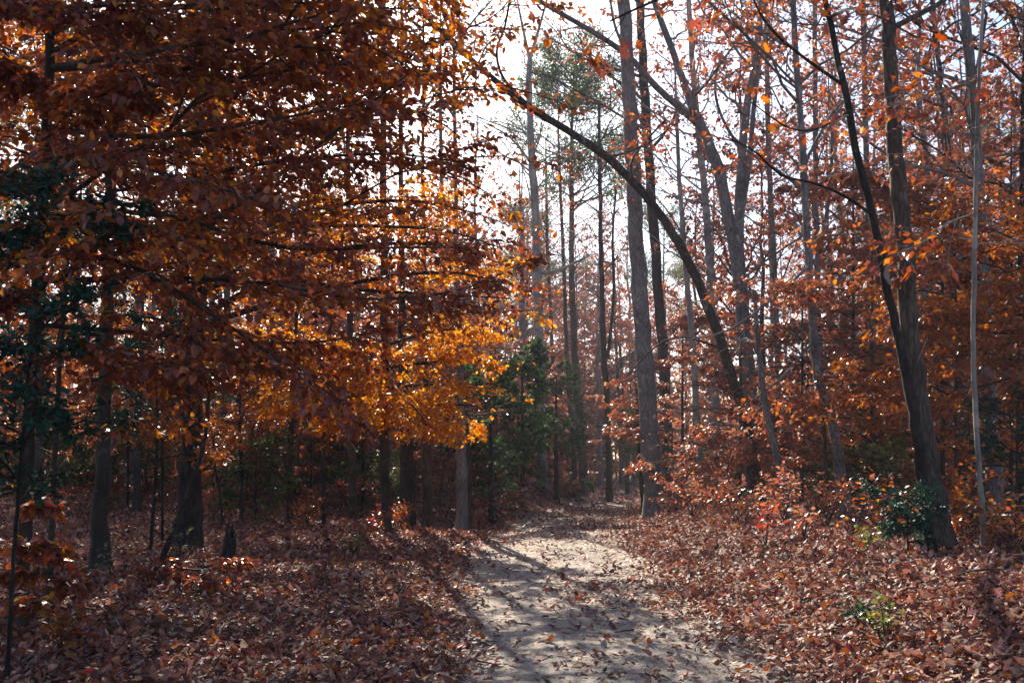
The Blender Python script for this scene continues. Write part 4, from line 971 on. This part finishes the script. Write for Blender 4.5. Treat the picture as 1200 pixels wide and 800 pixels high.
LAB = {
    (0, 0): "tall grey oak with thin rusty leaves in the far woods left of the trail", (0, 1): "tall grey oak with thin rusty leaves in the far woods right of the trail",
    (1, 0): "brown barked oak holding red leaves in the far woods left of the trail", (1, 1): "brown barked oak holding red leaves in the far woods right of the trail",
    (2, 0): "nearly leafless grey tree in the far woods left of the trail", (2, 1): "nearly leafless grey tree in the far woods right of the trail",
    (3, 0): "far pine with green tufts at its top left of the trail", (3, 1): "far pine with green tufts at its top right of the trail",
    (4, 0): "understory beech with flat rusty boughs in the far woods left of the trail", (4, 1): "understory beech with flat rusty boughs in the far woods right of the trail",
    (5, 0): "dim brown young beech in the shaded woods left of the trail", (5, 1): "dim brown young beech in the shaded woods right of the trail",
    (6, 0): "dull green bush in the far undergrowth left of the trail", (6, 1): "dull green bush in the far undergrowth right of the trail",
    (7, 0): "low pinkish beech in the far undergrowth left of the trail", (7, 1): "low pinkish beech in the far undergrowth right of the trail",
}
GRP = ["far grey oaks", "far red oaks", "far bare trees", "far pines", "far understory beeches", "shaded young beeches", "far green bushes", "far low beeches"]
def put_tree(kind, x, y, sc, rz):
    name, tm, cm, H = KINDS[kind]
    side = 0 if x < road_x(y) else 1
    r = root(name, LAB[(kind, side)], "bush" if kind == 6 else "tree", (x, y, float(height(x, y))), GRP[kind] + (" left of the trail", " right of the trail")[side])
    r.scale = (sc, sc, sc); r.rotation_euler = (0, 0, rz)
    for nm, me in (("trunk", tm), ("crown", cm)):
        o = bpy.data.objects.new(nm, me); COL.objects.link(o); o.parent = r
placed = [tuple(t.location[:2]) for t in TREES]
def scatter(n, kinds, w, y0, y1, rmin, smin, smax, side=None, gap=True, clear=3.2):
    c = 0; tries = 0
    while c < n and tries < n * 60:
        tries += 1
        y = y0 + (y1 - y0) * rng.uniform() ** .8
        x = rng.uniform(-.56, .56) * y
        if side is not None and (x < road_x(y)) != (side == 0): continue
        if abs(x - road_x(y)) < clear: continue
        if any((x - a) ** 2 + (y - b) ** 2 < rmin ** 2 for a, b in placed): continue
        k = int(rng.choice(kinds, p=np.array(w) / sum(w)))
        sc = rng.uniform(smin, smax)
        if gap and k < 4 and in_gap(x, y, 3.5, KINDS[k][3] * sc, KINDS[k][3] * sc * .3): continue
        if gap and k >= 4 and in_gap(x, y, 2.5, KINDS[k][3] * sc, 0): continue
        # keep the patch of open sky above the trail
        if k < 4 and -.035 < x / y < .135 and y < 75: continue
        placed.append((x, y)); put_tree(k, x, y, sc, rng.uniform(0, 6.28)); c += 1
scatter(26, [0, 1, 2], [3, 3, 2], 30, 60, 2.6, .75, 1.05, side=1)
scatter(16, [0, 1, 2, 3], [2, 2, 3, 2], 32, 60, 2.6, .75, 1.05, side=0)
scatter(70, [0, 1, 2, 3], [3, 3, 2, 1.3], 58, 120, 3.0, .75, 1.1)
def scatter_window(n, kinds, y0, y1, a0, a1, s0, s1, rmin=3.5):
    c = tries = 0
    while c < n and tries < 4000:
        tries += 1
        y = rng.uniform(y0, y1); x = rng.uniform(a0, a1) * y
        if abs(x - road_x(y)) < 3.5 or any((x - a) ** 2 + (y - b) ** 2 < rmin ** 2 for a, b in placed): continue
        placed.append((x, y)); put_tree(int(rng.choice(kinds)), x, y, rng.uniform(s0, s1), rng.uniform(0, 6.28)); c += 1
scatter_window(22, [0, 1, 1, 0, 3], 78, 118, -.05, .15, .8, 1.15)
scatter_window(16, [4, 4, 5], 38, 60, -.25, -.055, 1.0, 1.35, 2.2)
scatter_window(12, [1, 1, 0], 62, 92, -.26, -.05, .8, 1.1, 2.4)
scatter_window(8, [2, 2, 0], 50, 78, -.065, .10, .75, 1.0, 2.4)
scatter_window(16, [0, 1, 1], 82, 128, -.065, .09, .8, 1.1, 2.4)
scatter_window(10, [4, 4, 7], 60, 100, -.02, .14, 1.0, 1.5, 2.5)
scatter(22, [4, 7], [1, 1.4], 26, 50, 2.2, .7, 1.1, side=1, clear=4)
scatter(12, [5, 6], [1, 1], 24, 50, 1.6, .6, .9, side=1, clear=4)
scatter(34, [5, 6], [1.3, 1], 27, 58, 1.5, .6, 1.0, side=0, clear=4, gap=False)
scatter(36, [4, 5, 6], [1, 1.4, .7], 26, 46, 1.3, .45, .8, side=0, clear=4.5, gap=False)
scatter(16, [4, 5], [1, 1.2], 36, 60, 2.0, .7, 1.0, side=0, clear=4, gap=False)
scatter(110, [4, 7, 5, 6], [1.4, .7, .8, .5], 50, 110, 1.8, .8, 1.4, clear=4)

for x, y, k, sc in ((-7.5, 3.5, 4, 1.0), (-10, 0, 1, .8), (-6, -3, 4, 1.1), (-11, -7, 0, .8), (-5, -9, 1, .8), (-14, 5, 1, .8), (7.5, -6, 1, .8), (9, 1, 2, .8), (12, -4, 0, .8)):  # unseen trees beside and behind the camera, added to darken the foreground
    put_tree(k, x, y, sc, x * 3.0)

def far_woods():
    """the woods beyond, one mass of stems and leaves"""
    g = Geo()
    n = 420
    y = rng.uniform(110, 190, n); x = rng.uniform(-.75, .75, n) * y
    z = height(x, y); H = rng.uniform(13, 22, n)
    s = np.linspace(0, 1, 6)
    pts = np.stack([x[:, None] + rng.normal(0, .25, (n, 6)), y[:, None] + 0 * s, (z[:, None] - .3) + H[:, None] * s], -1)
    tubes(g, pts, (rng.uniform(.10, .25, n))[:, None] * (1 - .8 * s), 5)
    m = 150000
    y = rng.uniform(105, 190, m); x = rng.uniform(-.75, .75, m) * y
    zz = np.where(rng.uniform(0, 1, m) < .6, rng.uniform(0, 1, m) ** 1.2 * 9, rng.uniform(3, 17, m))
    c = np.stack([x, y, height(x, y) + zz], 1)
    leaves(g, c, rng.normal(0, 1, (m, 3)), rng.normal(0, 1, (m, 3)), rng.uniform(.3, .6, m), tints('rust', m), 'far', 1)
    tag(g.obj("far_woods", [B_GREY, M_LEAF]), kind="stuff")
far_woods()

# the air of the wood: a faint veil that pales what stands far off
HZ = bpy.data.materials.new("pale_air")
HZ.use_nodes = True
hn = HZ.node_tree
hn.nodes.remove(hn.nodes["Principled BSDF"])
pv = hn.nodes.new("ShaderNodeVolumePrincipled")
pv.inputs['Color'].default_value = (.86, .84, .95, 1)
pv.inputs['Density'].default_value = 0.0008
pv.inputs['Anisotropy'].default_value = 0.2
hn.links.new(pv.outputs[0], hn.nodes["Material Output"].inputs['Volume'])
g = Geo()
x0, x1, y0, y1, z0, z1 = -170, 170, -12, 200, -4, 34
c = np.array([(x, y, z) for z in (z0, z1) for y in (y0, y1) for x in (x0, x1)])
g.add(c, f4=[(0, 2, 3, 1), (4, 5, 7, 6), (0, 1, 5, 4), (2, 6, 7, 3), (0, 4, 6, 2), (1, 3, 7, 5)])
tag(g.obj("haze", [HZ], smooth=9), kind="stuff")
